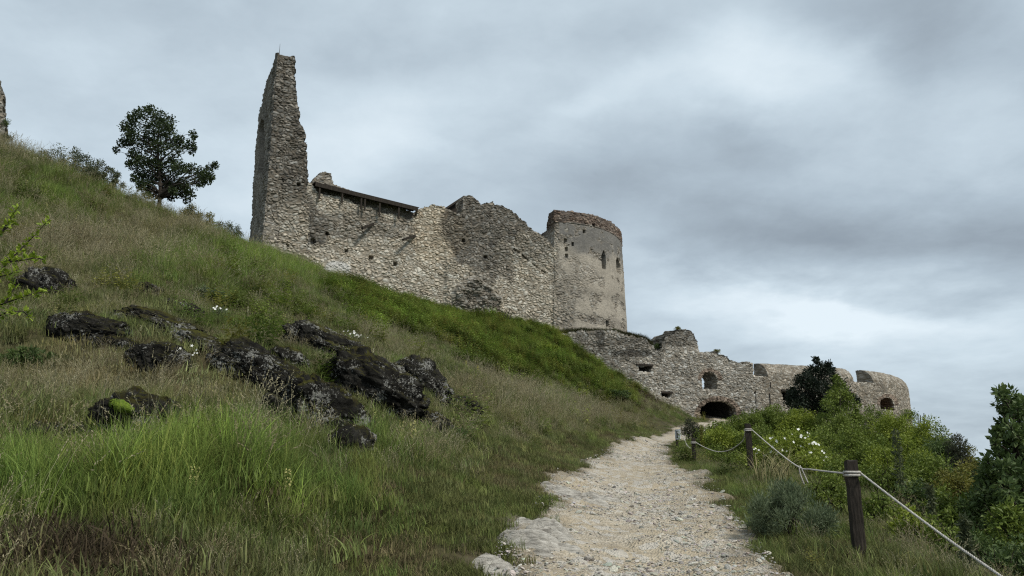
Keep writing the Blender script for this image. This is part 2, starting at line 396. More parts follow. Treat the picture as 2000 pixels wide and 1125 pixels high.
def masonry(name, plan, z0, z1, keep, thick, colf, parent=None, c=.075, size=(.42, .42, .25), depth=.09, seed=1, offset=None, holes=None, relief=None, K=6, wob=.10):
    XY, u = resample(plan, c); nu = len(u); zz = np.arange(z0, z1 + c, c); nz = len(zz)
    T = np.gradient(XY, axis=0); T /= np.linalg.norm(T, axis=1)[:, None]
    for _ in range(3): T[1:-1] = (T[:-2] + 2 * T[1:-1] + T[2:]) / 4
    T /= np.linalg.norm(T, axis=1)[:, None]
    Nn = np.stack([T[:, 1], -T[:, 0]], 1)
    U, Zg = np.meshgrid(u, zz, indexing='ij'); off = np.zeros_like(U) if offset is None else offset(U, Zg, XY, Nn)
    F = np.zeros((nu, nz, 3)); F[..., :2] = XY[:, None] - Nn[:, None] * off[..., None]; F[..., 2] = Zg
    # cells kept
    q = .25 * (F[:-1, :-1] + F[1:, :-1] + F[1:, 1:] + F[:-1, 1:]); uc = .25 * (U[:-1, :-1] + U[1:, :-1] + U[1:, 1:] + U[:-1, 1:])
    px, py = proj(q); j = np.stack([uc.ravel() * 1.0, q[..., 2].ravel()], 1)
    jx = (fbm(j * 2.4, 3, seed + 50)).reshape(px.shape); jy = (fbm(j * 2.0, 3, seed + 60)).reshape(px.shape)
    M = keep(px, py, uc, q[..., 2], jx, jy)
    # front layer, back layer, edge strips in between
    th = np.broadcast_to(thick, U.shape) if np.ndim(thick) == 0 else thick
    th = np.maximum(th - off, .12)
    idx = np.arange(nu * nz).reshape(nu, nz); NV = nu * nz
    def quad(i, lay): return idx[i[0] + lay[0], i[1] + lay[1]]
    ci = np.argwhere(M); a, b = ci[:, 0], ci[:, 1]
    front = np.stack([idx[a, b], idx[a + 1, b], idx[a + 1, b + 1], idx[a, b + 1]], 1)
    back = front[:, ::-1] + K * NV
    Mp = np.pad(M, 1); strips = []
    for (di, dj, e0, e1) in ((-1, 0, (0, 1), (0, 0)), (1, 0, (1, 0), (1, 1)), (0, -1, (0, 0), (1, 0)), (0, 1, (1, 1), (0, 1))):
        edge = ~Mp[a + 1 + di, b + 1 + dj]; A, B = a[edge], b[edge]
        v0 = idx[A + e0[0], B + e0[1]]; v1 = idx[A + e1[0], B + e1[1]]
        for k in range(K): strips.append(np.stack([v1 + k * NV, v0 + k * NV, v0 + (k + 1) * NV, v1 + (k + 1) * NV], 1))
    Q = np.vstack([front, back] + strips); used = np.unique(Q); mp = np.full((K + 1) * NV, -1); mp[used] = np.arange(len(used)); Q = mp[Q]
    lay = used // NV; r = used % NV; ui, zi = r // nz, r % nz
    dep = th[ui, zi] * lay / K
    P = F[ui, zi].copy(); P[:, :2] -= Nn[ui] * dep[:, None]
    # vertex normals; front faces keep the wall's own normal so that neighbours meet
    fn = np.cross(P[Q[:, 2]] - P[Q[:, 0]], P[Q[:, 3]] - P[Q[:, 1]]); VN = np.zeros_like(P)
    for k in range(4): np.add.at(VN, Q[:, k], fn)
    VN /= np.linalg.norm(VN, axis=1)[:, None] + 1e-12
    fr = lay == 0
    if offset is None: VN[fr] = np.c_[Nn[ui[fr]], np.zeros(fr.sum())]
    W = np.stack([u[ui], dep + off[ui, zi], zz[zi]], 1)
    wp = np.stack([fbm(W * 1.1, 2, seed + k) for k in (1, 2, 3)], 1) * .28
    F1, F2, tone, t2 = voronoi((W + wp) / np.array(size), seed)
    e = F2 - F1; joint = 1 - smooth(.03, .30, e)
    body = smooth(0, .38, e)
    d = depth * body * (.55 + .75 * t2) + (fbm(W * .45, 3, seed + 9) * wob)
    ppx, ppy = proj(P)
    info = dict(px=ppx, py=ppy, u=W[:, 0], z=W[:, 2], dep=dep, tone=tone, t2=t2, joint=joint, front=fr, W=W, body=body)
    if relief is not None: d = relief(d, info)
    if holes is not None:
        hm = holes(info); d = np.where(fr, d - hm, d)
    P = P + VN * d[:, None]
    col = colf(info)
    return mesh_np(name, P, Q, STONE, parent, attrs={'col': np.clip(col, .01, .9)})

def lerp(a, b, t): return np.asarray(a)[None] * (1 - t)[:, None] + np.asarray(b)[None] * t[:, None]
def stones(i, dark, mid, light, mortar, jw=.7):
    t = i['tone']; c = np.where((t < .5)[:, None], lerp(dark, mid, np.clip(t * 2, 0, 1)), lerp(mid, light, np.clip(t * 2 - 1, 0, 1)))
    w = (i['t2'] - .5)[:, None] * np.array([.10, 0.0, -.10]); c = c * (1 + w)
    return c * (1 - i['joint'] * jw)[:, None] + np.asarray(mortar)[None] * (i['joint'] * jw)[:, None]
def blob(i, x, y, rx, ry, k=.5, seed=0):
    q = ((i['px'] - x) / rx) ** 2 + ((i['py'] - y) / ry) ** 2 + fbm(i['W'] * .55, 3, 70 + seed) * k * 1.6
    return 1 - smooth(.55, 1.15, q)
def seg_hole(i, x0, y0, x1, y1):
    return (i['px'] > x0) & (i['px'] < x1) & (i['py'] > y0) & (i['py'] < y1)

GREYD, GREYM, GREYL = (.13, .12, .105), (.235, .22, .19), (.38, .355, .315)
BEID, BEIM, BEIL = (.30, .268, .215), (.44, .40, .33), (.60, .56, .48)
MORT = (.16, .135, .10)

A_ = at(512, 490, 60)[:2]; B_ = at(872, 560, 67.3)[:2]; C_ = at(1094, 600, 71.5)[:2]
CURT = [A_, B_, C_]
def make_tower_ruin():
    t = thing("ruined_tower", (A_[0], A_[1], 17)); tag(t, "tall narrow shard of ruined stone tower, highest point of the castle", "tower")
    poly = [(470, 620), (512, 490), (530, 250), (541, 112), (546, 107), (556, 108), (568, 111), (574, 117), (576, 150), (580, 190), (584, 236), (592, 246), (596, 262), (595, 280), (600, 300), (599, 330), (601, 352), (604, 420), (600, 500), (604, 640)]
    def keep(px, py, u, z, jx, jy): return inpoly(px + jx * 5, py + jy * 5, [(400, 640)] + [(400, 100), (540, 100)] + poly[4:]) 
    def col(i):
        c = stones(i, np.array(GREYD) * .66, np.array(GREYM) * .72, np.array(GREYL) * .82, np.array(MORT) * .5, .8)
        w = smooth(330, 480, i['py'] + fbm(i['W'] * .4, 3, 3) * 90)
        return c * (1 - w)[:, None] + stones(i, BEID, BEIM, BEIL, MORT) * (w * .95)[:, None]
    def holes(i): return .5 * (seg_hole(i, 538, 447, 545, 459) | seg_hole(i, 560, 476, 565, 482) | seg_hole(i, 548, 350, 553, 356) | seg_hole(i, 580, 357, 586, 363))
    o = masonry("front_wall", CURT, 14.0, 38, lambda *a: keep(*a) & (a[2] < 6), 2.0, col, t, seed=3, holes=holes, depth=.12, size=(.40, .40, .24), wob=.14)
    Bp = at(483, 500, 67.5)[:2]
    sp = [(440, 640), (484, 540), (486, 480), (490, 450), (493, 420), (495, 330), (497, 240), (500, 226), (507, 222), (511, 210), (515, 185), (522, 160), (530, 138), (535, 122), (541, 109), (600, 109), (600, 640)]
    def keep2(px, py, u, z, jx, jy): return inpoly(px + jx * 2.5, py + jy * 5, sp)
    def col2(i):
        c = stones(i, np.array(GREYD) * .9, np.array(GREYM) * .85, np.array(GREYL) * .8, MORT)
        w = smooth(-.15, .2, fbm(i['W'] * .5, 3, 13) + .15) * smooth(300, 200, np.abs(i['py'] - 360) + 150)
        pl = np.array([.215, .195, .165])[None] * (1 + .25 * fbm(i['W'] * 2, 3, 8))[:, None]
        return c * (1 - .7 * w)[:, None] + pl * (.7 * w)[:, None]
    def holes2(i): return 1.1 * inpoly(i['px'], i['py'], [(505, 335), (506, 250), (510, 232), (516, 236), (517, 300), (515, 338)])
    o2 = masonry("side_wall", [Bp, A_], 13.5, 38, keep2, 1.2, col2, t, seed=5, holes=holes2, size=(.46, .46, .27), depth=.08)
    rod = MB(); p = at(545, 112, 60.4); rod.tube([p - np.array([0, 0, .6]), p + np.array([0, 0, .5]), p + np.array([0, 0, 1.35])], [.03, .022, .012], 6)
    rod.build("lightning_rod", Mat("dark_iron", .6, .4).color((.03, .03, .03)).m, t)

WOOD = None
def wood_mat():
    m = Mat("weathered_timber", .85, .2); p = m.objc()
    c = m.ramp(m.noise(m.scale(p, (3, 3, .6)), 4, 6, .65), [(.3, (.014, .0118, .0095)), (.6, (.036, .029, .0225)), (.8, (.075, .063, .050))])
    m.color(c); m.bump(m.noise(m.scale(p, (8, 8, 1)), 6, 5), .02); return m.m

def make_curtain():
    t = thing("curtain_wall", (B_[0], B_[1], 15)); tag(t, "long high stone curtain wall between the tall shard and the round tower", "castle wall")
    top = [(602, 640), (600, 500), (604, 420), (601, 352), (609, 360), (616, 368), (626, 378), (670, 389), (710, 402), (745, 415), (780, 420), (800, 427), (814, 424), (819, 410), (830, 403), (845, 400), (870, 407), (898, 415),
           (902, 398), (903, 386), (908, 381), (918, 384), (930, 390), (940, 397), (962, 396), (980, 401), (995, 411), (1010, 421), (1035, 443), (1056, 460), (1064, 466), (1090, 490), (1130, 560), (1130, 720), (602, 720)]
    def keep(px, py, u, z, jx, jy): return inpoly(px + jx * 5, py + jy * 6, top)
    def col(i):
        c = stones(i, BEID, BEIM, BEIL, MORT)
        g = stones(i, np.array(GREYD) * .62, np.array(GREYM) * .68, np.array(GREYL) * .75, np.array(MORT) * .6)
        w = np.maximum.reduce([blob(i, 930, 455, 60, 80, .7, 1), blob(i, 965, 510, 50, 45, .7, 2) * .8, blob(i, 985, 430, 60, 45, .6, 3), blob(i, 600, 420, 42, 75, .8, 4), blob(i, 700, 440, 120, 26, .9, 5) * .6, blob(i, 930, 590, 55, 44, 1.2, 6) * .8,
                               blob(i, 1040, 480, 45, 30, .6, 7) * .6, blob(i, 1092, 560, 16, 110, .9, 9) * .3])
        c = c * (1 - w)[:, None] + g * w[:, None]
        warm = blob(i, 850, 450, 70, 60, .6, 11); c = c * (1 + warm[:, None] * np.array([.03, -.01, -.07]))
        wh = blob(i, 660, 527, 26, 16, .6, 12) * .75; c = c * (1 - wh)[:, None] + np.array([.52, .52, .50])[None] * wh[:, None]
        lf = smooth(-.1, .3, i['W'][:, 2] - 99) * 0
        return c
    def holes(i):
        h = np.zeros(len(i['px']))
        for x, y, s in ((612, 471, 4.5), (677, 489, 3.5), (725, 503, 3.5), (772, 515, 3.5), (546, 452, 4), (640, 455, 3), (905, 470, 3), (948, 502, 3)): h = np.where((np.abs(i['px'] - x) < s) & (np.abs(i['py'] - y) < s), .5, h)
        for x0, y0, x1, y1 in ((1003, 486, 1016, 494), (1019, 497, 1032, 508), (1041, 514, 1052, 522), (1058, 527, 1066, 532)):
            tt = np.clip((i['px'] - x0) / (x1 - x0), 0, 1); yy = y0 + tt * (y1 - y0)
            h = np.where((i['px'] > x0) & (i['px'] < x1) & (np.abs(i['py'] - yy) < 1.6), .35, h)
        return h
    def relief(d, i):
        b = blob(i, 928, 604, 62, 52, .8, 6) * smooth(868, 876, i['px'])
        rough = b * (fbm(i['W'] * 1.3, 3, 91) * .5 + .55)
        seam = smooth(866, 872, i['px']) * smooth(470, 520, i['py']) * smooth(1000, 930, i['px']) * .22
        lump = smooth(905, 897, i['px']) * .25 * smooth(380, 560, i['py'])
        und = fbm(i['W'] * np.array([.18, .18, .3]), 3, 93) * .35
        return d * (1 + .6 * b) + rough * .9 + seam + (und) * smooth(606, 660, i['px'])
    masonry("wall_face", CURT, 8.0, 30, lambda *a: keep(*a) & (a[2] > 3.0), 1.9, col, t, seed=3, holes=holes, relief=relief, depth=.10, size=(.36, .36, .21))
    # recessed parapet under the timber roof, with a stub of rubble at its left end
    n = np.array([B_[1] - A_[1], -(B_[0] - A_[0])]); n /= np.linalg.norm(n); back = [p - n * 1.0 for p in (A_, B_)]
    pp = [(606, 420), (604, 362), (613, 350), (622, 338), (633, 334), (644, 340), (650, 352), (654, 360), (700, 378), (750, 395), (800, 412), (826, 424), (828, 460), (606, 460)]
    masonry("parapet", back, 18, 28, lambda px, py, u, z, jx, jy: inpoly(px + jx * 3, py + jy * 3, pp), .8, lambda i: stones(i, GREYD, GREYM, GREYL, MORT), t, seed=17, K=3)
    wm = wood_mat()
    dirv = np.array([*(B_ - A_), 0]); dirv /= np.linalg.norm(dirv); nn = np.array([*n, 0])
    def onw(px, py, o):                     # a point of the wall plane, o metres in front of it
        r = ray(px, py); k = (np.array([*A_, 0]) + nn * o - np.array([0, 0, CAMZ])) @ nn / (r @ nn); return np.array([0, 0, CAMZ]) + r * k
    roof = empty("timber_roof", onw(620, 362, -.3)); roof.parent = t; roof.matrix_parent_inverse = Matrix.Translation(-Vector(t.location))
    a0, a1 = onw(616, 360, .38), onw(816, 409, .38); sl = (a1 - a0) / np.linalg.norm(a1 - a0); upv = np.array([0, 0, 1.0]) - sl * sl[2]; upv /= np.linalg.norm(upv)
    mid = (a0 + a1) / 2; L = np.linalg.norm(a1 - a0) / 2
    def child(mb, name):
        o = mb.build(name, wm, roof); o.matrix_parent_inverse = Matrix.Translation(-Vector(onw(620, 362, -.3))); return o
    m = MB(); m.box(mid, sl, L, nn, .07, upv, .17); child(m, "fascia_board")
    m = MB(); tilt = -nn * .95 + upv * .12; tilt /= np.linalg.norm(tilt)
    for k in range(9): m.box(mid + tilt * (.16 + k * .22 - .1) + upv * (.20 + (k % 2) * .004), sl, L + .1, tilt, .115, upv, .025)
    child(m, "roof_boards")
    m = MB()
    for f in np.linspace(-.95, .95, 14): m.box(mid + sl * L * f + tilt * .95 + upv * .10, tilt, .95, sl, .05, upv, .065)
    child(m, "rafters")
    for x, yt, yb in ((625, 362, 383), (669, 374, 391), (706, 385, 404), (713, 388, 406), (742, 397, 418), (779, 406, 423)):
        m = MB(); p1, p0 = onw(x, yt, .32), onw(x, yb + 3, .32); p0 = p1 + np.array([0, 0, p0[2] - p1[2] - .1]); m.box((p0 + p1) / 2, (0, 0, 1), (p1[2] - p0[2]) / 2, sl, .07, nn, .07); child(m, "post")
    for (x0, y0, x1, y1) in ((707, 446, 733, 436), (787, 468, 813, 460)):
        p0, p1 = onw(x1, y1, -.3), onw(x0, y0, .95); d = p1 - p0; m = MB(); s = np.cross(d, (0, 0, 1)); m.box((p0 + p1) / 2, d, np.linalg.norm(d) / 2, s, .10, np.cross(s, d), .10)
        m.build("protruding_beam", wm, t).matrix_parent_inverse = Matrix.Translation(-Vector(t.location))
    # lean-to roof behind the wall, its dark underside showing left of the gable
    m = MB(); q0, q1 = at(906, 384, 71.0), at(868, 409, 69.6); d = (q1 - q0); d /= np.linalg.norm(d); bk = np.array([-n[0], -n[1], 0.]); nn2 = np.cross(d, bk)
    m.box((q0 + q1) / 2 + bk * 1.6, d, np.linalg.norm(q1 - q0) / 2 + .1, bk, 1.6, nn2, .09)
    g = MB(); q2 = at(906, 416, 71.0); g.add([q0 + bk * .5, q1 + bk * .5 , q2 + bk * .5, q0 + bk * .75, q1 + bk * .75, q2 + bk * .75], [(0, 3, 4, 1), (1, 4, 5, 2), (2, 5, 3, 0)], [(0, 1, 2), (5, 4, 3)])
    for mm, nm in ((m, "lean_to_roof"), (g, "gable_boards")):
        mm.build(nm, wm, t).matrix_parent_inverse = Matrix.Translation(-Vector(t.location))

TC = None
def make_round_tower():
    near = at(1108, 600, 71.2)[:2]; tdir = -near / np.linalg.norm(near); rdir = np.array([-tdir[1], tdir[0]]); rdir = rdir if rdir[0] > 0 else -rdir
    RR = 6.35; c = near - tdir * RR
    def ringp(ph): return c + RR * (math.cos(ph) * tdir + math.sin(ph) * rdir)
    corner = ringp(-.20)
    front = [at(x, 600, d)[:2] for x, d in ((1081, 71.1), (1092, 71.15), (1115, 71.4), (1145, 72.0), (1175, 73.0), (1200, 74.6), (1217, 76.8), (1224, 79.3), (1219, 82), (1200, 85), (1165, 86.5), (1130, 86))]
    corner = front[0]
    plan = [corner - tdir * 5 - rdir * 2.0, corner - tdir * 2.5 - rdir * 1.2] + list(spline(front, 10))
    t = thing("round_tower", (c[0], c[1], 14)); tag(t, "broad round plastered tower with a red brick crown and slit windows", "tower")
    zt = at(1112, 411, 71.4)[2]
    def keep(px, py, u, z, jx, jy):
        k = z < zt + jy * .12
        left = u < 5.45
        return k & (~left | ((px + jx * 3 > np.interp(py, [400, 408, 430, 452, 458, 475], [1078, 1075, 1070, 1066, 1058, 1050]))))
    def offset(U, Z, XY, Nn): return np.clip((Z - 12) / 14, 0, 1) * .42 + .0 * U - np.where(Z > zt - 1.2, .07, 0)
    def zones(i):
        h = zt - i['z']; n = fbm(i['W'] * np.array([.35, .35, .9]), 4, 33); n2 = fbm(i['W'] * np.array([.9, .9, 1.2]), 4, 35)
        crown = (1 - smooth(1.12, 1.30, h + n2 * .25)) * (.75 + .25 * smooth(-.3, .1, n2))
        rub = np.maximum.reduce([smooth(.12, .30, n2 + .22 * np.exp(-((h - 2.6) / .3) ** 2) + .35 * np.exp(-((h - 8.6) / .5) ** 2) + .35 * np.exp(-((h - 11.0) / .5) ** 2) + .1 * n), blob(i, 1105, 600, 28, 45, .8, 21), blob(i, 1120, 545, 50, 40, .9, 22) * .7])
        rub = np.where(i['px'] < 1093, np.maximum(rub, smooth(1097, 1087, i['px'])), rub)
        fine = .5 + .5 * fbm(i['W'] * 2.6, 3, 39)
        rub = np.clip(rub * (.35 + .65 * fine) + .22 * fine, 0, 1)
        return h, crown, rub, n, n2
    def col(i):
        h, crown, rub, n, n2 = zones(i)
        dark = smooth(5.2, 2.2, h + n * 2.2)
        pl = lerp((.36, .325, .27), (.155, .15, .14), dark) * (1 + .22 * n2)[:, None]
        st = stones(i, (.13, .12, .105), (.25, .23, .20), (.40, .37, .32), MORT)
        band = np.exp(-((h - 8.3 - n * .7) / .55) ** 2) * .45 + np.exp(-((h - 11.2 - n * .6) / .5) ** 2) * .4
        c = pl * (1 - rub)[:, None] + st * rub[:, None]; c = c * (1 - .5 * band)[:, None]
        br = stones(i, (.080, .060, .048), (.150, .108, .084), (.28, .225, .18), (.075, .06, .05))
        c = c * (1 - crown)[:, None] + br * crown[:, None]
        fl = smooth(6.2, 5.2, i['u']); c = c * (1 - fl)[:, None] + (br * .8 if True else br) * (fl * smooth(2.4, 1.2, h))[:, None] + stones(i, (.24, .22, .18), (.36, .33, .28), (.5, .47, .41), MORT) * (fl * (1 - smooth(2.4, 1.2, h)))[:, None]
        return c
    def relief(d, i):
        h, crown, rub, n, n2 = zones(i); k = np.maximum(crown, rub)
        return d * k + (1 - k) * (.085 + n2 * .035)
    def holes(i):
        a = inpoly(i['px'], i['py'], [(1175, 524), (1174, 500), (1177, 490), (1180, 492), (1182, 505), (1182, 526)])
        b = inpoly(i['px'], i['py'], [(1203, 530), (1202, 510), (1204, 501), (1208, 506), (1211, 520), (1211, 536)])
        c_ = seg_hole(i, 1183, 626, 1188, 638); h = 1.35 * (a | b | c_)
        for x, y in ((1104, 470), (1106, 500), (1118, 477), (1140, 452), (1159, 440), (1106, 487)): h = np.where((np.abs(i['px'] - x) < 2.4) & (np.abs(i['py'] - y) < 3.2), .4, h)
        return h
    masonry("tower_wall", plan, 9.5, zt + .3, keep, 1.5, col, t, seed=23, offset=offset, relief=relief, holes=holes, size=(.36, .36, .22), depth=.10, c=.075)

ZW = [0.0]
def make_bastion():
    pts = [at(1086, 660, 70.2), at(1200, 660, 71.6), at(1290, 690, 73.6), at(1440, 740, 77.5), at(1600, 760, 82.0), at(1690, 770, 85.0), at(1737, 775, 87.6), at(1766, 785, 91.0), at(1777, 790, 95), at(1770, 790, 101)]
    plan = spline([p[:2] for p in pts], 14)
    t = thing("bastion_wall", (pts[3][0], pts[3][1], 6)); tag(t, "lower stone bastion wall with the arched gate and rounded parapet", "castle wall")
    zt = at(1560, 715, 83)[2]; s = np.r_[0, np.cumsum(np.linalg.norm(np.diff(plan, axis=0), axis=1))]
    pxp = proj(np.c_[plan, np.full(len(plan), 10.0)])[0]
    k = int(np.argmax(pxp)); u_of = lambda px: float(np.interp(px, pxp[:k + 1], s[:k + 1]))
    u0 = u_of(1474)
    def offset(U, Z, XY, Nn):
        tt = np.clip((Z - (zt - 1.65)) / 1.68, 0, 1); return np.where(U > u0, 1.85 * (1 - np.sqrt(np.maximum(1 - tt * tt, 0))), 0)
    ruin = [(1060, 900), (1080, 655), (1100, 651), (1130, 649), (1165, 649), (1200, 651), (1235, 657), (1262, 665), (1274, 674), (1277, 684), (1293, 682), (1295, 662), (1303, 652), (1322, 643), (1345, 644), (1357, 652), (1362, 668), (1365, 692), (1380, 690), (1400, 687), (1415, 691), (1426, 700), (1434, 705), (1471, 708), (1474, 720), (1476, 900)]
    n1, n2 = (u_of(1470), u_of(1501)), (u_of(1668), u_of(1707))
    arch = [(1371, 762), (1370, 738), (1374, 730), (1380, 727), (1390, 727), (1397, 731), (1401, 740), (1402, 761)]
    gate = [(1368, 860), (1367, 802), (1371, 793), (1380, 786), (1392, 782), (1408, 782), (1424, 786), (1435, 795), (1439, 806), (1440, 860)]
    sq = [(1245, 729), (1245, 714), (1272, 714), (1272, 729)]; sq2 = [(1292, 777), (1292, 767), (1309, 767), (1309, 777)]; sq3 = [(1529, 782), (1526, 764), (1560, 764), (1560, 782)]
    win = [(1720, 800), (1718, 788), (1720, 780), (1727, 776), (1736, 776), (1742, 780), (1746, 790), (1748, 803)]
    OPEN = [arch, gate, sq, sq2, sq3, win]
    def keep(px, py, u, z, jx, jy):
        m = np.where(u < u0, inpoly(px + jx * 3.5, py + jy * 4, ruin), z < zt + jy * .03)
        for a, b in (n1, n2): m &= ~((u > a) & (u < b) & (z > zt - 1.62))
        for o in OPEN: m &= ~inpoly(px + jx * 1.2, py + jy * 1.2, o)
        return m
    def ring(i, cx, cy, rx, ry, w):
        q = np.hypot((i['px'] - cx) / rx, (i['py'] - cy) / ry); ang = np.arctan2(i['py'] - cy, i['px'] - cx)
        return (q > .95) & (q < 1 + w) & (i['py'] < cy + 2), ang
    def col(i):
        c = stones(i, (.16, .15, .13), (.31, .295, .26), (.50, .48, .435), MORT)
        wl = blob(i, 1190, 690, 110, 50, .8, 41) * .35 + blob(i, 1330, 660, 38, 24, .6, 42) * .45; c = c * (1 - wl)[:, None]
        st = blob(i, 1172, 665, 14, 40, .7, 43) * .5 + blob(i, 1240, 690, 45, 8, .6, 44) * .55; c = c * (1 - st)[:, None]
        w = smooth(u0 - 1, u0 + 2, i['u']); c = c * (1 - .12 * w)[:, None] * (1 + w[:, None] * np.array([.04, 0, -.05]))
        for cx, cy, rx, ry, wd, nst in ((1403, 812, 37, 30, .28, 15), (1386, 741, 17, 15, .42, 9), (1733, 790, 15, 15, .4, 9)):
            r, ang = ring(i, cx, cy, rx, ry, wd); f = ang * nst / math.pi; fr = f - np.floor(f); hsh = _h(np.floor(f).astype(int), np.full(len(f), 7))
            vc = lerp((.11, .085, .066), (.27, .215, .17), hsh) * (1 - .6 * ((fr < .12) | (fr > .88)))[:, None]
            c = np.where((r & i['front'])[:, None], vc, c)
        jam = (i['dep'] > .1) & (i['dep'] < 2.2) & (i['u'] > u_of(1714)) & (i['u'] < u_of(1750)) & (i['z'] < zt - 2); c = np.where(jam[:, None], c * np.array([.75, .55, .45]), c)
        return c
    def relief(d, i):
        w = smooth(u0 - 1, u0 + 2, i['u']); b = fbm(i['W'] * np.array([.25, .25, .5]), 3, 47) * .35
        return d * (1 - .25 * w) + b * (1 - w)
    ug0, ug1 = u_of(1362), u_of(1446); zg = at(1403, 778, 76.3)[2]
    nu_ = len(resample(plan, .075)[1]); uu_ = resample(plan, .075)[1]; zz_ = np.arange(1.0, zt + 4.5 + .075, .075)
    TH = np.where(((uu_ > ug0) & (uu_ < ug1))[:, None] & (zz_ < zg)[None], .55, 2.1)
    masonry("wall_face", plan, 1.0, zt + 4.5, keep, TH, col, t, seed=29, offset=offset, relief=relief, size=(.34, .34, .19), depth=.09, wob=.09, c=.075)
    # vaults behind the openings
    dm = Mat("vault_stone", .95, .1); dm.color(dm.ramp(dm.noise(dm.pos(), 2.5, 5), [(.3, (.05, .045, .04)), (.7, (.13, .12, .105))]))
    def vault(px0, px1, py0, py1, depth, name, st=1.95):
        ua, ub = u_of(px0) - .5, u_of(px1) + .5; pa = np.array([np.interp(ua, s, plan[:, k2]) for k2 in (0, 1)]); pb = np.array([np.interp(ub, s, plan[:, k2]) for k2 in (0, 1)])
        tn = (pb - pa) / np.linalg.norm(pb - pa); nv = np.array([tn[1], -tn[0]]); d = np.hypot(*((pa + pb) / 2)); 
        ztop = at((px0 + px1) / 2, py0, (pa + pb)[1] / 2)[2] + .35; zbot = at((px0 + px1) / 2, py1, (pa + pb)[1] / 2)[2] - .4
        V = []
        for dd in (st, 1.95 + depth):
            for q in (pa, pb):
                for z in (zbot, ztop): V.append([*(q - nv * dd), z])
        V = np.array(V); W2 = V.copy(); ctr = V.mean(0); W2 = ctr + (V - ctr) * 1.06; W2[:4, :2] = V[:4, :2]
        g = MB(); Q = [(4, 6, 7, 5), (0, 4, 5, 1), (2, 3, 7, 6), (1, 5, 7, 3), (0, 2, 6, 4)]; g.add(V, [q[::-1] for q in Q]); g.add(W2, Q)
        g.build(name, dm.m, t).matrix_parent_inverse = Matrix.Translation(-Vector(t.location))
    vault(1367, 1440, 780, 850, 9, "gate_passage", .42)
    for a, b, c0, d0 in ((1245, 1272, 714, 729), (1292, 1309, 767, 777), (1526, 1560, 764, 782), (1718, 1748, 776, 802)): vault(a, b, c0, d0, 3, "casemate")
    lint = MB(); wm = wood_mat()
    for a, b, yy in ((1243, 1275, 713), (1290, 1311, 766.5), (1524, 1562, 763)):
        ua, ub = u_of(a), u_of(b); pa = np.array([np.interp(ua, s, plan[:, k2]) for k2 in (0, 1)]); pb = np.array([np.interp(ub, s, plan[:, k2]) for k2 in (0, 1)]); m_ = (pa + pb) / 2; tn = np.array([*(pb - pa), 0]); nv = np.array([tn[1], -tn[0], 0]); nv /= np.linalg.norm(nv)
        z = at((a + b) / 2, yy, m_[1])[2]; g = MB(); g.box(np.array([*m_, z]) + nv * -.25, tn, np.linalg.norm(tn) / 2, nv, .38, (0, 0, 1), .10)
        g.build("lintel", wm, t).matrix_parent_inverse = Matrix.Translation(-Vector(t.location))
    # drain spouts and a cable on the face
    for a, y0, y1 in ((1501, 768, 800), (1504, 746, 757)):
        uu = u_of(a); p = np.array([np.interp(uu, s, plan[:, k2]) for k2 in (0, 1)]) * .9985; g = MB(); za, zb = at(a, y0, p[1])[2], at(a, y1, p[1])[2]; g.tube([[*p, zb], [*p, za]], .045, 6); g.build("downpipe", wm, t).matrix_parent_inverse = Matrix.Translation(-Vector(t.location))
    return plan, s, u_of

def make_stub():
    p1 = at(7, 300, 45)[:2]; p0 = p1 + np.array([-.85, -.52]) * 6
    poly = [(-140, 420), (-140, 90), (-60, 110), (-30, 130), (-10, 150), (0, 158), (4, 172), (7, 190), (6, 215), (9, 240), (8, 270), (8, 420)]
    t = thing("wall_stub", (p1[0], p1[1], 16)); tag(t, "dark ruined wall end at the edge above the grassy slope", "castle wall")
    masonry("wall_face", [p0, p1], 13, 27, lambda px, py, u, z, jx, jy: inpoly(px + jx * 6, py + jy * 5, poly), 1.6, lambda i: stones(i, GREYD, GREYM, GREYL, MORT), t, seed=53)
make_tower_ruin(); make_curtain(); make_round_tower(); BAST = make_bastion(); make_stub()
# the towers' and walls' parts were modelled in place: keep them there under their Empties
for o in list(COL.objects):
    if o.type == 'MESH' and o.parent and o.parent.parent is None and o.matrix_parent_inverse == Matrix.Identity(4):
        o.matrix_parent_inverse = Matrix.Translation(-Vector(o.parent.location))
# ------------------------------------------------------------------ rocks and bedrock
import bmesh
def ico(sub):
    bm = bmesh.new(); bmesh.ops.create_icosphere(bm, subdivisions=sub, radius=1); V = np.array([v.co[:] for v in bm.verts]); F = np.array([[v.index for v in f.verts] for f in bm.faces]); bm.free(); return V, F
ICO5, ICO4, ICO2 = ico(6), ico(5), ico(2)
def rock_mat():
    m = Mat("lichened_rock", 1.0, .0); p = m.pos()
    c = m.ramp(m.noise(p, 3.5, 6, .65), [(.3, (.0085, .0082, .0075)), (.55, (.027, .026, .023)), (.75, (.068, .064, .056))])
    l = m.ramp(m.math('ADD', m.noise(p, 24, 5, .75), m.math('MULTIPLY', m.noise(p, 2.4, 4), .75)), [(.965, 0.0), (1.09, .85)])
    c = m.mix(l, c, (.30, .30, .275))
    nz = m.nd('ShaderNodeSeparateXYZ'); m.L.new(m.nd('ShaderNodeNewGeometry').outputs['Normal'], nz.inputs[0])
    mo = m.math('MULTIPLY', m.ramp(nz.outputs[2], [(.55, 0.0), (.85, 1.0)]), m.ramp(m.noise(p, 1.7, 5, .6), [(.42, 0.0), (.58, .9)]))
    c = m.mix(mo, c, m.ramp(m.noise(p, 8, 4), [(.35, (.045, .038, .016)), (.65, (.085, .085, .022))]))
    m.color(c); m.bump(m.noise(p, 14, 6, .7), .10, 1.0); return m.m
ROCKM = rock_mat()
ROCKS = []
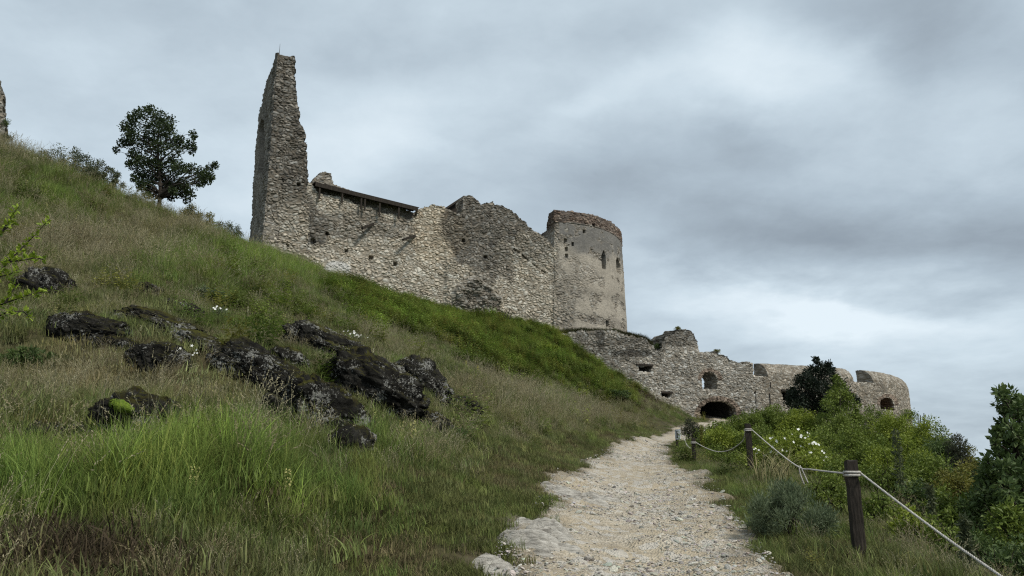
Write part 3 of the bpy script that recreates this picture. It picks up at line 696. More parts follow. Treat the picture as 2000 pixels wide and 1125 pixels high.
def rock(px, py, hw, hh, ang, label, seed, deep=.7, group="dark outcrop rocks in the grassy bank", push=.12, name="rock"):
    p = hit(px, py + .8 * hh); d = p[1]; k = d / (cT - (562.5 - py) / FPX * sT) / FPX
    ca, sa = math.cos(R(ang)), math.sin(R(ang)); right = np.array([1., 0, 0]); up = np.array([0, -.25, .97]); fw = np.array([0, .97, .25])
    e1 = right * ca - up * sa; e2 = right * sa + up * ca
    a, b = hw * k * 1.0, hh * k * 1.5; c_ = max(a * deep, b)
    ctr = p + fw * c_ * .4 + np.array([0, 0, b * .12])
    V, F = ICO5 if hw * hh > 1500 else ICO4
    S = V.copy()
    n = fbm(V * 1.3 + seed * 7.1, 3, seed) * .26 + np.abs(fbm(V * 2.6 + seed, 3, seed + 4)) * -.16 + fbm(V * 9 + seed, 3, seed + 8) * .055
    F1, F2, t, _ = voronoi(V * 2.1 + seed * 3.3 + fbm(V * 4, 2, 3)[:, None] * .2, seed); n += (t - .5) * .15 * smooth(0, .12, F2 - F1) - .10 * (1 - smooth(0, .10, F2 - F1)); G1, G2, t3, _ = voronoi(V * 5.5 + seed * 1.3 + fbm(V * 7, 2, 5)[:, None] * .2, seed + 2); n += (t3 - .5) * .06 * smooth(0, .12, G2 - G1) - .04 * (1 - smooth(0, .10, G2 - G1)) + fbm(V * 22, 2, seed) * .03
    S = np.sign(S) * np.abs(S) ** .82 * (1 + n)[:, None] * 1.04
    P = S[:, :1] * a * e1 + S[:, 1:2] * c_ * fw + S[:, 2:3] * b * e2
    o = mesh_np(name, P, F, ROCKM, smooth_=True); o.location = ctr; tag(o, label, "rock", group, "thing")
    ROCKS.append((ctr[0], ctr[1], a * .92, c_ * .9, ang, ctr[2] + b)); return o
for i, r in enumerate([
    (76, 548, 50, 30, 10, "dark lichened rock half behind the leafy sprig at the upper left"),
    (160, 640, 72, 27, 16, "low dark rock left of the thin ledge on the slope"),
    (305, 632, 92, 20, 21, "long thin dark rock ledge above the white flower clump"),
    (298, 702, 54, 32, 10, "rounded dark rock with pale lichen just left of the white flower clump"),
    (474, 706, 74, 30, 25, "dark rock ledge just right of the white flower clump"),
    (540, 748, 84, 36, 33, "dark rock at the upper left shoulder of the biggest boulder"),
    (606, 808, 108, 60, 40, "biggest black boulder with white lichen specks and a rounded right end"),
    (632, 674, 96, 28, 24, "dark ledge rock at the top of the middle outcrop under the blue green tuft"),
    (722, 748, 108, 46, 27, "broad black boulder with a pale grey patch in the middle outcrop"),
    (818, 745, 62, 34, 52, "steep rock slab leaning on the right end of the middle outcrop"),
    (846, 832, 46, 26, 42, "lower rock toe of the middle outcrop, half grown with dry grass"),
    (903, 795, 34, 18, 22, "small low rock alone in grass right of the middle outcrop"),
    (255, 812, 84, 42, 14, "dark rock with a bright green moss patch at the lower left"),
    (102, 842, 68, 20, 4, "low brown rock between tall grass, left of the mossy rock"),
    (285, 562, 27, 11, 12, "tiny dark rock highest on the slope below the skyline tree"),
    (350, 600, 42, 12, 20, "small narrow rock just above the long thin ledge"),
    (560, 700, 40, 18, 30, "small dark rock between the two big outcrops"),
    (385, 668, 60, 15, 24, "narrow dark rock strip just above the white flower clump"), (672, 858, 40, 36, 55, "dark rock at the steep lower right end of the biggest boulder"),
    (225, 668, 40, 14, 18, "small dark rock between the low rock and the rounded rock left of the white flowers"),
]):
    rock(*r[:5], r[5], 11 + i)
_r13 = [o for o in COL.objects if o.name.startswith("rock") and "bright green moss" in o.get("label", "")][0]
def moss_on_rock():
    m = Mat("green_moss", .95, .1); q = m.pos(); m.color(m.ramp(m.noise(q, 30, 4), [(.3, (.06, .10, .012)), (.7, (.16, .22, .03))])); m.bump(m.noise(q, 60, 3), .02)
    # a cushion following the rock's own surface
    me = _r13.data; n = len(me.vertices); V = np.zeros(n * 3); me.vertices.foreach_get("co", V); V = V.reshape(-1, 3); NV = np.zeros(n * 3); me.vertex_normals.foreach_get("vector", NV); NV = NV.reshape(-1, 3)
    W = V + np.array(_r13.location); px, py = proj(W); e = ((px - 238) / 24) ** 2 + ((py - 795 - (px - 238) * .25) / 11) ** 2 + fbm(W * 6, 3, 4) * .8
    F = np.zeros(len(me.polygons) * 3, int); me.polygons.foreach_get("vertices", F); F = F.reshape(-1, 3); k = (e[F] < 1.15).all(1) & (NV[F][:, :, 1].mean(1) < .3)
    F = F[k]; u = np.unique(F); mp = np.full(n, -1); mp[u] = np.arange(len(u)); P = V[u] + NV[u] * (.07 * (1 - smooth(.2, 1.1, e[u])) - .004)[:, None]
    # keep the largest connected piece
    par = list(range(len(u)))
    def find(a):
        while par[a] != a: par[a] = par[par[a]]; a = par[a]
        return a
    for f in mp[F]:
        for a, b in ((f[0], f[1]), (f[1], f[2])): par[find(a)] = find(b)
    lab = np.array([find(i) for i in mp[F][:, 0]]); best = np.bincount(lab).argmax(); F = F[lab == best]; u = np.unique(F); mp = np.full(n, -1); mp[u] = np.arange(len(u)); P = V[u] + NV[u] * (.07 * (1 - smooth(.2, 1.1, e[u])) - .004)[:, None]
    if len(F): mesh_np("moss_cushion", P, mp[F], m.m, _r13, smooth_=True)
moss_on_rock()
def slab_mat():
    m = Mat("layered_limestone", .85, .25); p = m.pos()
    s = m.scale(p, (1.2, 5.5, 7)); c = m.ramp(m.noise(s, 3.0, 6, .65), [(.30, (.12, .108, .092)), (.46, (.34, .32, .28)), (.70, (.54, .515, .46))])
    m.color(c); m.bump(m.noise(s, 4, 6, .7), .05, 1.0); return m.m
SLABM = slab_mat()
def slab(px, py, hw, hh, rot, hgt, label, seed):
    p = hit(px, py, 3); k = p[1] / FPX; r0 = hit(px, py + hh, 2.5); r1 = hit(px, py - hh, 2.5); a = hw * k; b = max(abs(r1[1] - r0[1]) / 2, .25); cy = (r0[1] + r1[1]) / 2
    n = 170; X, Y = np.meshgrid(np.linspace(-1.25, 1.25, n), np.linspace(-1.25, 1.25, n)); ca, sa = math.cos(R(rot)), math.sin(R(rot))
    wx = p[0] + a * X * ca - b * Y * sa; wy = cy + a * X * sa + b * Y * ca
    Q = np.stack([wx.ravel(), wy.ravel()], 1); L = np.stack([(wx - p[0]).ravel() * ca + (wy - cy).ravel() * sa, -(wx - p[0]).ravel() * sa + (wy - cy).ravel() * ca], 1)
    q = np.hypot(X, Y).ravel() + fbm(Q * 1.8, 4, seed) * .75 + fbm(L * np.array([2, 9]), 2, seed + 8) * .25
    st = L[:, 1] * 8.0 + fbm(L * np.array([1.0, 2.5]), 4, seed + 2) * 2.8; saw = (st - np.floor(st)); rid = saw ** 1.5 * smooth(1.0, .9, saw)
    msk = 1 - smooth(.35, 1.1, q); Z = H0(wx, wy).ravel() + msk * (hgt * .5 + (.05 + .10 * np.abs(vnoise(L * 2.2, seed + 4))) * (rid - .2) + fbm(L * np.array([2, 5]), 4, seed + 5) * hgt * .5 + fbm(L * np.array([6, 22]), 3, seed + 6) * hgt * .22) - (1 - msk) * .12
    V = np.c_[Q, Z]; f = grid_faces(n, n); f = f[(q[f].min(1) < 1.08)]; u = np.unique(f); mp = np.full(n * n, -1); mp[u] = np.arange(len(u)); c = V[u].mean(0)
    o = mesh_np("rock_slab", V[u] - c, mp[f], SLABM, smooth_=False); o.location = c; tag(o, label, "rock slab", "bedrock slabs in the path", "thing"); return (p[0], cy, a, b)
SLABS = [slab(1060, 1066, 92, 46, -4, .17, "largest pale layered rock slab at the left edge of the path", 81),
         slab(1108, 968, 78, 18, -8, .13, "narrow pale rock slab farther up the path", 83),
         slab(950, 1108, 70, 26, 8, .07, "low grey rock slab at the bottom edge left of the path", 85),
         slab(10, 1112, 40, 16, -20, .22, "pale bare rock poking out in the bottom left corner", 87)]
# ------------------------------------------------------------------ grass and herbs, scattered with geometry nodes
rng = np.random.default_rng(7)
def blade_mesh(n, rad, h0, h1, w, bend, rng, head=0.0, seg=4, lean=(0.12, 0.0)):
    V = []; Q = []; C = []; nv = 0
    for i in range(n):
        a, r = rng.uniform(0, 6.283), rad * math.sqrt(rng.uniform()); b = np.array([r * math.cos(a), r * math.sin(a), -.03]); h = rng.uniform(h0, h1)
        th = rng.uniform(0, 6.283); out = np.array([math.cos(th), math.sin(th), 0]) * rng.uniform(.15, 1) * bend + np.array([lean[0], lean[1], 0]); s = np.array([-math.sin(th), math.cos(th), 0]) if rng.uniform() < .5 else np.array([1., 0, 0]); t = rng.uniform()
        ww = w * rng.uniform(.6, 1.25); pts = []
        for k in range(seg + 1):
            f = k / seg; pts.append(b + np.array([0, 0, h * (f - .32 * np.linalg.norm(out) * f ** 3)]) + out * h * f ** 2.2)
        for k, p in enumerate(pts):
            f = k / seg; wk = ww * (1 - f ** 1.6) if head == 0 else ww * .55
            V += [p - s * wk / 2, p + s * wk / 2]; C += [t, t]
        for k in range(seg): o = nv + 2 * k; Q.append((o, o + 1, o + 3, o + 2))
        nv += 2 * (seg + 1)
        if head > 0:                        # plume: small spikelets along the tip
            d = pts[-1] - pts[-2]; d /= np.linalg.norm(d)
            for j in range(9):
                p = pts[-1] + d * (head * (j / 9 - .25)); q = rng.normal(0, 1, 3) * .5 + d * 1.2; q /= np.linalg.norm(q); sd = np.cross(q, rng.normal(0, 1, 3)); sd /= np.linalg.norm(sd); L = .035 * (1 - .4 * j / 9); W = .006
                V += [p, p + q * L * .5 + sd * W, p + q * L, p + q * L * .5 - sd * W]; C += [1.4] * 4; Q.append((nv, nv + 1, nv + 2, nv + 3)); nv += 4
    return np.array(V), np.array(Q), np.array(C)
def herb_mesh(n, rad, h, ls, rng):
    V = []; Q = []; C = []; nv = 0
    for i in range(n):
        a, r = rng.uniform(0, 6.283), rad * math.sqrt(rng.uniform()); b = np.array([r * math.cos(a), r * math.sin(a), 0]); hh = h * rng.uniform(.5, 1.1); ln = np.array([rng.normal(0, .16), rng.normal(0, .16), 0]); t0 = rng.uniform()
        for j in range(12):
            f = (j + 1) / 12; p = b + ln * f * hh + np.array([0, 0, hh * f]); th = j * 2.4 + rng.uniform(-.4, .4); d = np.array([math.cos(th), math.sin(th), rng.uniform(-.3, .55)]); d /= np.linalg.norm(d); s = np.cross(d, (0, 0, 1)); s /= np.linalg.norm(s)
            L = ls * (1.25 - .7 * f) * rng.uniform(.8, 1.2); W = L * .26; t = np.clip(t0 * .6 + rng.uniform(0, .4), 0, 1)
            V += [p, p + d * L * .5 + s * W + np.array([0, 0, .1 * L]), p + d * L, p + d * L * .5 - s * W + np.array([0, 0, .1 * L])]; C += [t] * 4; Q.append((nv, nv + 1, nv + 2, nv + 3)); nv += 4
    return np.array(V), np.array(Q), np.array(C)
def plant_mat(name, trans=.3):
    m = Mat(name, .75, .18); t = m.attr('tint', 'INSTANCER'); r = m.attr('rnd', out='Fac')
    c = m.mix(.8, t, m.ramp(r, [(0, .55), (.5, .95), (1.0, 1.5)]), 'MULTIPLY'); c = m.mix(m.math('GREATER_THAN', r, 1.2), c, m.mix(.5, t, (.27, .235, .14))); m.color(c)
    tr = m.nd('ShaderNodeBsdfTranslucent'); m.L.new(c, tr.inputs[0]); mx = m.nd('ShaderNodeMixShader'); mx.inputs[0].default_value = trans
    m.L.new(m.b.outputs[0], mx.inputs[1]); m.L.new(tr.outputs[0], mx.inputs[2]); m.L.new(mx.outputs[0], m.N['Material Output'].inputs[0]); return m.m
PLANT = plant_mat("grass_blades")
def scatter(name, protos, P, rot, scl, vid, tint, mat):
    col = bpy.data.collections.new(name + "_kinds")
    for i, (V, Q, C) in enumerate(protos):
        me = mesh_np("%s_kind_%02d" % (name, i), V, Q, mat, attrs={'rnd': C}, mesh_only=True); col.objects.link(bpy.data.objects.new("%s_kind_%02d" % (name, i), me))
    me = bpy.data.meshes.new(name); me.vertices.add(len(P)); me.vertices.foreach_set("co", P.astype(np.float32).ravel())
    for k, ty, key, a in (("rot", 'FLOAT_VECTOR', "vector", rot), ("scl", 'FLOAT', "value", scl), ("vid", 'INT', "value", vid), ("tint", 'FLOAT_COLOR', "color", np.c_[tint, np.ones(len(P))])):
        A = me.attributes.new(k, ty, 'POINT'); A.data.foreach_set(key, np.ascontiguousarray(a, np.int32 if ty == 'INT' else np.float32).ravel())
    me.materials.append(mat); o = bpy.data.objects.new(name, me); COL.objects.link(o)
    ng = bpy.data.node_groups.new(name + "_scatter", 'GeometryNodeTree'); ng.interface.new_socket("Geometry", in_out='INPUT', socket_type='NodeSocketGeometry'); ng.interface.new_socket("Geometry", in_out='OUTPUT', socket_type='NodeSocketGeometry')
    N, L = ng.nodes, ng.links; gi, go = N.new('NodeGroupInput'), N.new('NodeGroupOutput'); ci = N.new('GeometryNodeCollectionInfo'); ci.inputs['Collection'].default_value = col; ci.inputs['Separate Children'].default_value = True; ci.inputs['Reset Children'].default_value = True
    ip = N.new('GeometryNodeInstanceOnPoints'); ip.inputs['Pick Instance'].default_value = True
    def na(k, dt):
        n = N.new('GeometryNodeInputNamedAttribute'); n.data_type = dt; n.inputs[0].default_value = k; return n.outputs['Attribute']
    L.new(gi.outputs[0], ip.inputs['Points']); L.new(ci.outputs[0], ip.inputs['Instance']); L.new(na("vid", 'INT'), ip.inputs['Instance Index'])
    L.new(na("rot", 'FLOAT_VECTOR'), ip.inputs['Rotation']); L.new(na("scl", 'FLOAT'), ip.inputs['Scale']); L.new(ip.outputs[0], go.inputs[0])
    md = o.modifiers.new("scatter", 'NODES'); md.node_group = ng; o["kind"] = "stuff"; return o

def sow(n, x0, x1, y0, y1):
    x = rng.uniform(x0, x1, n); y = rng.uniform(y0, y1, n); k = (np.abs(x) < .84 * y + 2.0); return x[k], y[k]
def in_rocks(x, y, f=1.0):
    r = np.zeros(len(x), bool)
    for (cx, cy, a, c, ang, zt) in ROCKS: r |= ((x - cx) / (a * f * .9)) ** 2 + ((y - cy) / (c * f * .9)) ** 2 < 1
    for (cx, cy, a, b) in SLABS: r |= ((x - cx) / (a * f * .9)) ** 2 + ((y - cy) / (b * f * .9)) ** 2 < 1
    return r
def bl(px, py, x, y, rx, ry): return np.exp(-(((px - x) / rx) ** 2 + ((py - y) / ry) ** 2))
def behind_wall(x, y):                    # inside the castle: nothing grows there that could be seen
    yc = np.interp(x, [A_[0], B_[0], C_[0], *BAST[0][:, 0][:100]], [A_[1], B_[1], C_[1], *BAST[0][:, 1][:100]]); return (y > yc - .15) & (x > A_[0] - .5)
X, Y = [], []
for n, x0, x1, y0, y1 in ((16000, -14, 14, 3.2, 14), (26000, -22, 16, 14, 25), (42000, -38, 26, 25, 45), (44000, -46, 62, 45, 92)):
    a, b = sow(n, x0, x1, y0, y1); X.append(a); Y.append(b)
X = np.concatenate(X); Y = np.concatenate(Y); k = ~behind_wall(X, Y); X, Y = X[k], Y[k]
ROCKN = in_rocks(X, Y + .35, 1.05) | in_rocks(X, Y + .8, 1.0) | in_rocks(X, Y + 1.3, .9) | in_rocks(X, Y, 1.12)
Z = H(X, Y); PX, PY = proj(np.stack([X, Y, Z], 1)); E = on_path(X, Y); P2 = np.stack([X, Y], 1)
N1 = fbm(P2 * .35, 3, 101); N2 = fbm(P2 * 1.1, 3, 103); U = rng.uniform(size=len(X))
ragg = E + fbm(P2 * 1.3, 3, 40) * .5 + fbm(P2 * 5, 2, 41) * .10
green = (.95 * bl(PX, PY, 480, 950, 420, 90) + .7 * bl(PX, PY, 150, 960, 260, 80) + 1.1 * bl(PX, PY, 520, 500, 170, 50) + .5 * bl(PX, PY, 250, 390, 220, 40) + .8 * bl(PX, PY, 880, 620, 230, 60) + 1.0 * bl(PX, PY, 1110, 740, 170, 60)
         + .5 * bl(PX, PY, 740, 850, 60, 60) + .4 * bl(PX, PY, 560, 640, 80, 25) - .9 * bl(PX, PY, 250, 720, 260, 60) - .8 * bl(PX, PY, 870, 940, 200, 70) - .9 * bl(PX, PY, 760, 650, 190, 45) - .7 * bl(PX, PY, 980, 760, 140, 45) - .6 * bl(PX, PY, 1150, 830, 110, 30) - .7 * bl(PX, PY, 160, 480, 280, 60) - .4 * bl(PX, PY, 330, 600, 250, 50) - .6 * bl(PX, PY, 1300, 760, 90, 40)
         + .5 * bl(PX, PY, 1550, 1000, 150, 70) - .4 * bl(PX, PY, 1760, 1000, 90, 60)) + N1 * .75 + N2 * .3
leafy = (1.35 * bl(PX, PY, 880, 622, 190, 42) + 1.4 * bl(PX, PY, 1060, 700, 160, 62) + .8 * bl(PX, PY, 690, 575, 70, 22) + .6 * bl(PX, PY, 1200, 780, 90, 40)) + N2 * .4
spoil = bl(PX, PY, 1270, 765, 75, 32) * 1.5 + bl(PX, PY, 120, 1100, 190, 60) * 1.7 + N2 * .3      # the bare brown heap below the bastion
left = X < xL(Y)
rock = in_rocks(X, Y)
strip = np.where(left, smooth(.2, 2.6, E + N2 * 1.0), smooth(.0, .9, E + N2 * .5) * .75)   # trodden grass beside the path stays short
GREEN, LUSH, DRY, RUST, PALE = (np.array(c) for c in ((.128, .158, .046), (.170, .228, .052), (.245, .212, .115), (.165, .128, .074), (.360, .330, .215)))
def tint(g, k):
    g = np.clip(g, -1, 1.2)[:, None]; a = np.where(g > 0, GREEN * (1 - np.clip(g, 0, 1)) + LUSH * np.clip(g, 0, 1), GREEN * (1 + g) + np.where(N2[k, None] > .15, RUST, DRY) * -g)
    a = a * (1 + .45 * np.clip(N3[k], -.6, .8))[:, None] if len(N3) == len(k) else a
    return np.clip(a * rng.uniform(.75, 1.3, (len(a), 1)) * (1 + rng.normal(0, .06, (len(a), 3))), .005, .6)
def rots(n, tilt=.12): return np.stack([rng.normal(0, tilt, n), rng.normal(0, tilt, n), rng.uniform(0, 6.283, n)], 1)
def lay(name, label, protos, k, s, tintv, rot=None, dz=0.0, mat=None):
    n = int(k.sum()); P = np.stack([X[k], Y[k], Z[k] + dz], 1)
    o = scatter(name, protos, P, rots(n) if rot is None else rot, s, rng.integers(0, len(protos), n), tintv, mat or PLANT); tag(o, label, "grass"); return o
br = np.random.default_rng(3)
hmap = np.where(left, np.clip(.56 + .32 * smooth(600, 520, PY) + .50 * bl(PX, PY, 470, 940, 430, 85) + .35 * bl(PX, PY, 480, 520, 260, 60) + .5 * bl(PX, PY, 120, 320, 250, 45) + .45 * bl(PX, PY, 1120, 800, 200, 50) - .18 * bl(PX, PY, 350, 680, 420, 110) - .2 * bl(PX, PY, 800, 1030, 160, 90) + N2 * .15, .28, 1.05), np.clip(.42 + .35 * bl(PX, PY, 1800, 1080, 130, 60) + .3 * bl(PX, PY, 1560, 900, 70, 40) - .15 * bl(PX, PY, 1690, 1085, 70, 40), .28, 1) * (1 - .62 * bl(PX, PY, 1688, 1100, 75, 45)) * (1 - .5 * bl(PX, PY, 1467, 926, 30, 18)))
ok = (ragg > .12) & ~rock
N3 = fbm(P2 * 2.1, 2, 150); short = np.where(ROCKN, .55, 1.0) * hmap * (1 + .75 * np.clip(N3, -.6, .8))
thin = ~ROCKN | (rng.uniform(size=len(X)) < .35)
# short turf everywhere
k = ok & (U < .6) & (spoil < .9)
lay("short_turf", "short matted grass under the taller stems and along the path", [blade_mesh(90, .26, .04, .17, .0075, .8, br, lean=(.03, 0)) for _ in range(5)], k, rng.uniform(.8, 1.5, k.sum()) * np.where(strip[k] < .5, .75, 1.2), tint(green[k] * .6 - .1, k))
# trodden turf hugging both sides of the path
_sv = (X, Y, Z)
tx, ty = sow(150000, -9, 16, 3.2, 34); te = on_path(tx, ty); kk = (te > -.25) & (te < 3.2) & (rng.uniform(size=len(tx)) < np.clip(7.5 / ty, .1, 1)); tx, ty, te = tx[kk], ty[kk], te[kk]
tq = np.stack([tx, ty], 1); tr_ = te + fbm(tq * 1.3, 3, 40) * .5 + fbm(tq * 5, 2, 41) * .10; kk = (tr_ > .02) & ~in_rocks(tx, ty) & (fbm(tq * 1.1, 3, 55) + .9 * smooth(-.1, .8, te) > .28)
X, Y = tx[kk], ty[kk]; Z = H(X, Y); tq = tq[kk]; tn = fbm(tq * .8, 3, 56)
lay("path_turf", "low trodden turf hugging both sides of the path", [blade_mesh(46, .15, .03, .10, .008, .9, br, lean=(.02, 0)) for _ in range(5)], np.ones(len(X), bool), rng.uniform(.7, 1.5, len(X)), np.where((tn > .05)[:, None], np.array([.125, .135, .045]), np.array([.165, .140, .070])) * rng.uniform(.6, 1.25, (len(X), 1)))
X, Y, Z = _sv
# green grass
kg = ok & thin & (strip > .35) & (leafy < .8) & (rng.uniform(size=len(X)) < np.clip(.62 + green * .4, .30, .97)) & (spoil < .6)
lay("tall_grass", "tall green arching grass on the bank", [blade_mesh(80, .19, .26, .62, .0072, .80, br, lean=(.16, 0)) for _ in range(7)], kg, short[kg] * rng.uniform(.65, 1.25, kg.sum()) * (.35 + .65 * strip[kg]), tint(green[kg] + .1, kg))
# dry grass with plumes
kd = ok & thin & (strip > .45) & (leafy < .7) & (rng.uniform(size=len(X)) < np.clip(.24 - green * .36 + .25 * bl(PX, PY, 260, 700, 240, 60), .03, .6)) & (spoil < .8)
td = np.where((rng.uniform(size=kd.sum()) < .36 - .2 * bl(PX[kd], PY[kd], 280, 700, 260, 70))[:, None], PALE, np.where((N2[kd] + .9 * bl(PX[kd], PY[kd], 280, 700, 260, 70) > .25)[:, None], RUST, DRY)) * rng.uniform(.7, 1.25, (kd.sum(), 1))
lay("dry_grass", "dry straw coloured grass with feathery heads on the slope", [blade_mesh(20, .17, .38, .80, .0055, .55, br, head=.16, seg=5, lean=(.20, 0)) for _ in range(7)], kd, short[kd] * rng.uniform(.6, 1.15, kd.sum()) * (.4 + .6 * strip[kd]), td)
# leafy herbs
kh = ok & (strip > .3) & ((Y > 13) | (U < .5)) & ((leafy > .62) | (rng.uniform(size=len(X)) < .008 + .012 * (green > .3) + .03 * bl(PX, PY, 500, 620, 60, 30)))
hh = rng.uniform(.7, 1.35, kh.sum()) * np.where(Y[kh] > 13, 1.0, .38); th = tint(np.clip(leafy[kh] * .55 + N1[kh] * .5, -.2, 1.0), kh) * np.array([.92, .95, .75]); _d = (fbm(P2[kh] * .45, 3, 160) > .12)[:, None]; th = np.where(_d, th * .75, th * 1.15); th = np.where((rng.uniform(size=len(th)) < .16)[:, None], np.array([.20, .20, .05]), th)
lay("leafy_herbs", "bright green leafy herbs below the castle wall", [herb_mesh(18, .28, .58, .11, br) for _ in range(6)], kh, hh * (1 + .6 * np.clip(fbm(P2[kh] * .9, 2, 140), -.5, .8)), th * (1 + .5 * fbm(P2[kh] * .7, 2, 141))[:, None])
# brown spoil heap litter
ks = ok & (spoil > .45) & left
lay("dead_stalks", "brown dead stalks on the bare heap below the bastion", [blade_mesh(40, .30, .08, .26, .012, 1.1, br) for _ in range(3)], ks, rng.uniform(.8, 1.4, ks.sum()), np.array([.062, .047, .028]) * rng.uniform(.6, 1.5, (ks.sum(), 1)))
# tall single plumes over the skyline and bank
kp = ok & thin & left & (strip > .9) & (leafy < .6) & (rng.uniform(size=len(X)) < .035 * hmap * hmap + .16 * bl(PX, PY, 110, 315, 150, 30) + .22 * bl(PX, PY, 1140, 805, 190, 28) + .20 * bl(PX, PY, 800, 670, 170, 30) + .16 * bl(PX, PY, 960, 740, 110, 30) + .10 * bl(PX, PY, 620, 600, 150, 25) + .05 * bl(PX, PY, 470, 900, 300, 60))
lay("grass_plumes", "tall pale grass plumes standing above the rest", [blade_mesh(5, .16, .75, 1.15, .005, .35, br, head=.22, seg=5, lean=(.22, 0)) for _ in range(5)], kp, short[kp] ** .5 * rng.uniform(.7, 1.05, kp.sum()), PALE * rng.uniform(.6, 1.1, (kp.sum(), 1)))
# yellow and cream flower spikes
def spike_mesh(rng):
    V, Q, C = blade_mesh(3, .06, .4, .6, .008, .1, rng); Vs, Qs, Cs = [V], [Q], [C * 0 + .5]; nv = len(V)
    for s in range(2):
        b = np.array([rng.normal(0, .05), rng.normal(0, .05), .38])
        for j in range(26):
            p = b + np.array([0, 0, j * .0085]) + rng.normal(0, .011, 3); q = rng.normal(0, 1, 3); q /= np.linalg.norm(q); t = np.cross(q, rng.normal(0, 1, 3)); t /= np.linalg.norm(t)
            Vs.append(np.array([p - q * .013, p + t * .009, p + q * .013, p - t * .009])); Qs.append(np.array([[nv, nv + 1, nv + 2, nv + 3]])); Cs.append(np.full(4, 1.0)); nv += 4
    return np.concatenate(Vs), np.concatenate(Qs), np.concatenate(Cs)
kf = ok & (strip > .8) & (rng.uniform(size=len(X)) < .012 + .035 * bl(PX, PY, 260, 470, 220, 40) + .03 * bl(PX, PY, 1120, 760, 120, 45) + .012 * bl(PX, PY, 1000, 650, 150, 30))
yel = np.where((rng.uniform(size=kf.sum()) < .55)[:, None], np.array([.32, .30, .12]), np.array([.38, .36, .24])); yel = np.where((leafy[kf] > .5)[:, None], np.array([.42, .40, .03]), yel)
lay("flower_spikes", "small cream and yellow flower spikes dotted through the grass", [spike_mesh(br) for _ in range(4)], kf, short[kf] ** .5 * rng.uniform(.6, 1.0, kf.sum()), yel)
# turf growing on the ledge of the bastion below the round tower
def ledge_turf():
    plan, s, u_of = BAST; ss = rng.uniform(u_of(1096), u_of(1276), 900); t = rng.uniform(.1, 2.6, 900); x = np.interp(ss, s, plan[:, 0]); y = np.interp(ss, s, plan[:, 1]) + t
    px = proj(np.stack([x, y - t, np.full(900, 13.)], 1))[0]; yt = np.interp(px, [1080, 1100, 1130, 1165, 1200, 1235, 1262, 1276], [655, 651, 649, 649, 651, 657, 665, 676]); r = [at(a, b, c) for a, b, c in zip(px, yt, y - t)]; z = np.array([q[2] for q in r])
    P = np.stack([x, y, z + .02 + .1 * np.exp(-t)], 1); o = scatter("ledge_grass", [blade_mesh(50, .25, .15, .5, .016, .7, br) for _ in range(4)], P, rots(900, .2), rng.uniform(.8, 1.5, 900), rng.integers(0, 4, 900), np.array([.048, .050, .020]) * rng.uniform(.5, 1.4, (900, 1)), PLANT); tag(o, "dark grass growing along the ledge under the round tower", "grass")
ledge_turf()
# loose stones on the path
def gravel():
    protos = []
    for i in range(6):
        V, F = ICO2; q = V * (1 + fbm(V * 1.3 + i * 9, 2, i)[:, None] * .5) * np.array([1, .75, .42]); protos.append((q, F, np.full(len(V), i / 5)))
    m = Mat("gravel_stone", .9, .2); t = m.attr('tint', 'INSTANCER'); m.color(m.mix(.5, t, m.ramp(m.noise(m.objc(), 2.5, 4), [(.3, .6), (.7, 1.3)]), 'MULTIPLY')); m.bump(m.noise(m.objc(), 4, 4), .2, .5)
    n = 34000; y = 3.5 + (34 - 3.5) * rng.uniform(size=n) ** 2.0; s = rng.uniform(-.06, 1.06, n); x = xL(y) + (xR(y) - xL(y)) * s; q = np.stack([x, y], 1)
    w = fbm(q * .55, 3, 77) + .28 * (s > .6) + .3 * np.exp(-((s - .28) / .2) ** 2) * smooth(11, 14, y) * smooth(22, 17, y); k = (w + rng.normal(0, .16, n) > .15); x, y, q = x[k], y[k], q[k]; n = len(x)
    r = np.exp(rng.normal(math.log(.0092), .6, n)); r = np.clip(r, .004, .06); z = path_z(x, y) + .018 + r * .15
    c = np.array([.44, .415, .365]) * rng.uniform(.5, 1.4, (n, 1)) * (1 + rng.normal(0, .04, (n, 3)))
    o = scatter("gravel", protos, np.stack([x, y, z], 1), rots(n, .3), r, rng.integers(0, 6, n), np.clip(c, .02, .75), m.m); tag(o, "loose pale limestone gravel on the path", "gravel")
gravel()
# ------------------------------------------------------------------ trees, bushes and flowers
prg = np.random.default_rng(21)
def leaf_cloud(cl, rad, n, L, asp=.5, up=.35, seed=0, flat=1.0, shell=.45, lift=.05):
    """cl (k,3) clump centres, rad (k,), n leaves per clump (k,)"""
    g = np.random.default_rng(seed); C = np.repeat(cl, n, 0); Rr = np.repeat(rad, n); T0 = np.repeat(g.uniform(size=len(cl)), n); m = len(C)
    d = g.normal(size=(m, 3)); d /= np.linalg.norm(d, axis=1)[:, None]; rr = (shell + (1 - shell) * g.uniform(size=m)) ** .7 * (.75 + .5 * g.uniform(size=m))
    p = C + d * (Rr * rr)[:, None] * np.array([1, 1, flat]); a = d + g.normal(size=(m, 3)) * .7 + np.array([0, 0, lift]); a /= np.linalg.norm(a, axis=1)[:, None]
    nn = g.normal(size=(m, 3)) + np.array([0, 0, up * 2]); s = np.cross(a, nn); s /= np.linalg.norm(s, axis=1)[:, None] + 1e-9; nn = np.cross(s, a)
    l = (L * np.exp(g.normal(0, .22, m)))[:, None]; w = l * asp * .5
    V = np.stack([p, p + a * l * .45 + s * w + nn * l * .10, p + a * l, p + a * l * .45 - s * w + nn * l * .10], 1).reshape(-1, 3)
    t = np.clip(T0 * .5 + g.uniform(size=m) * .5 + 0, 0, 1); return V, np.arange(4 * m).reshape(-1, 4), np.repeat(t, 4)
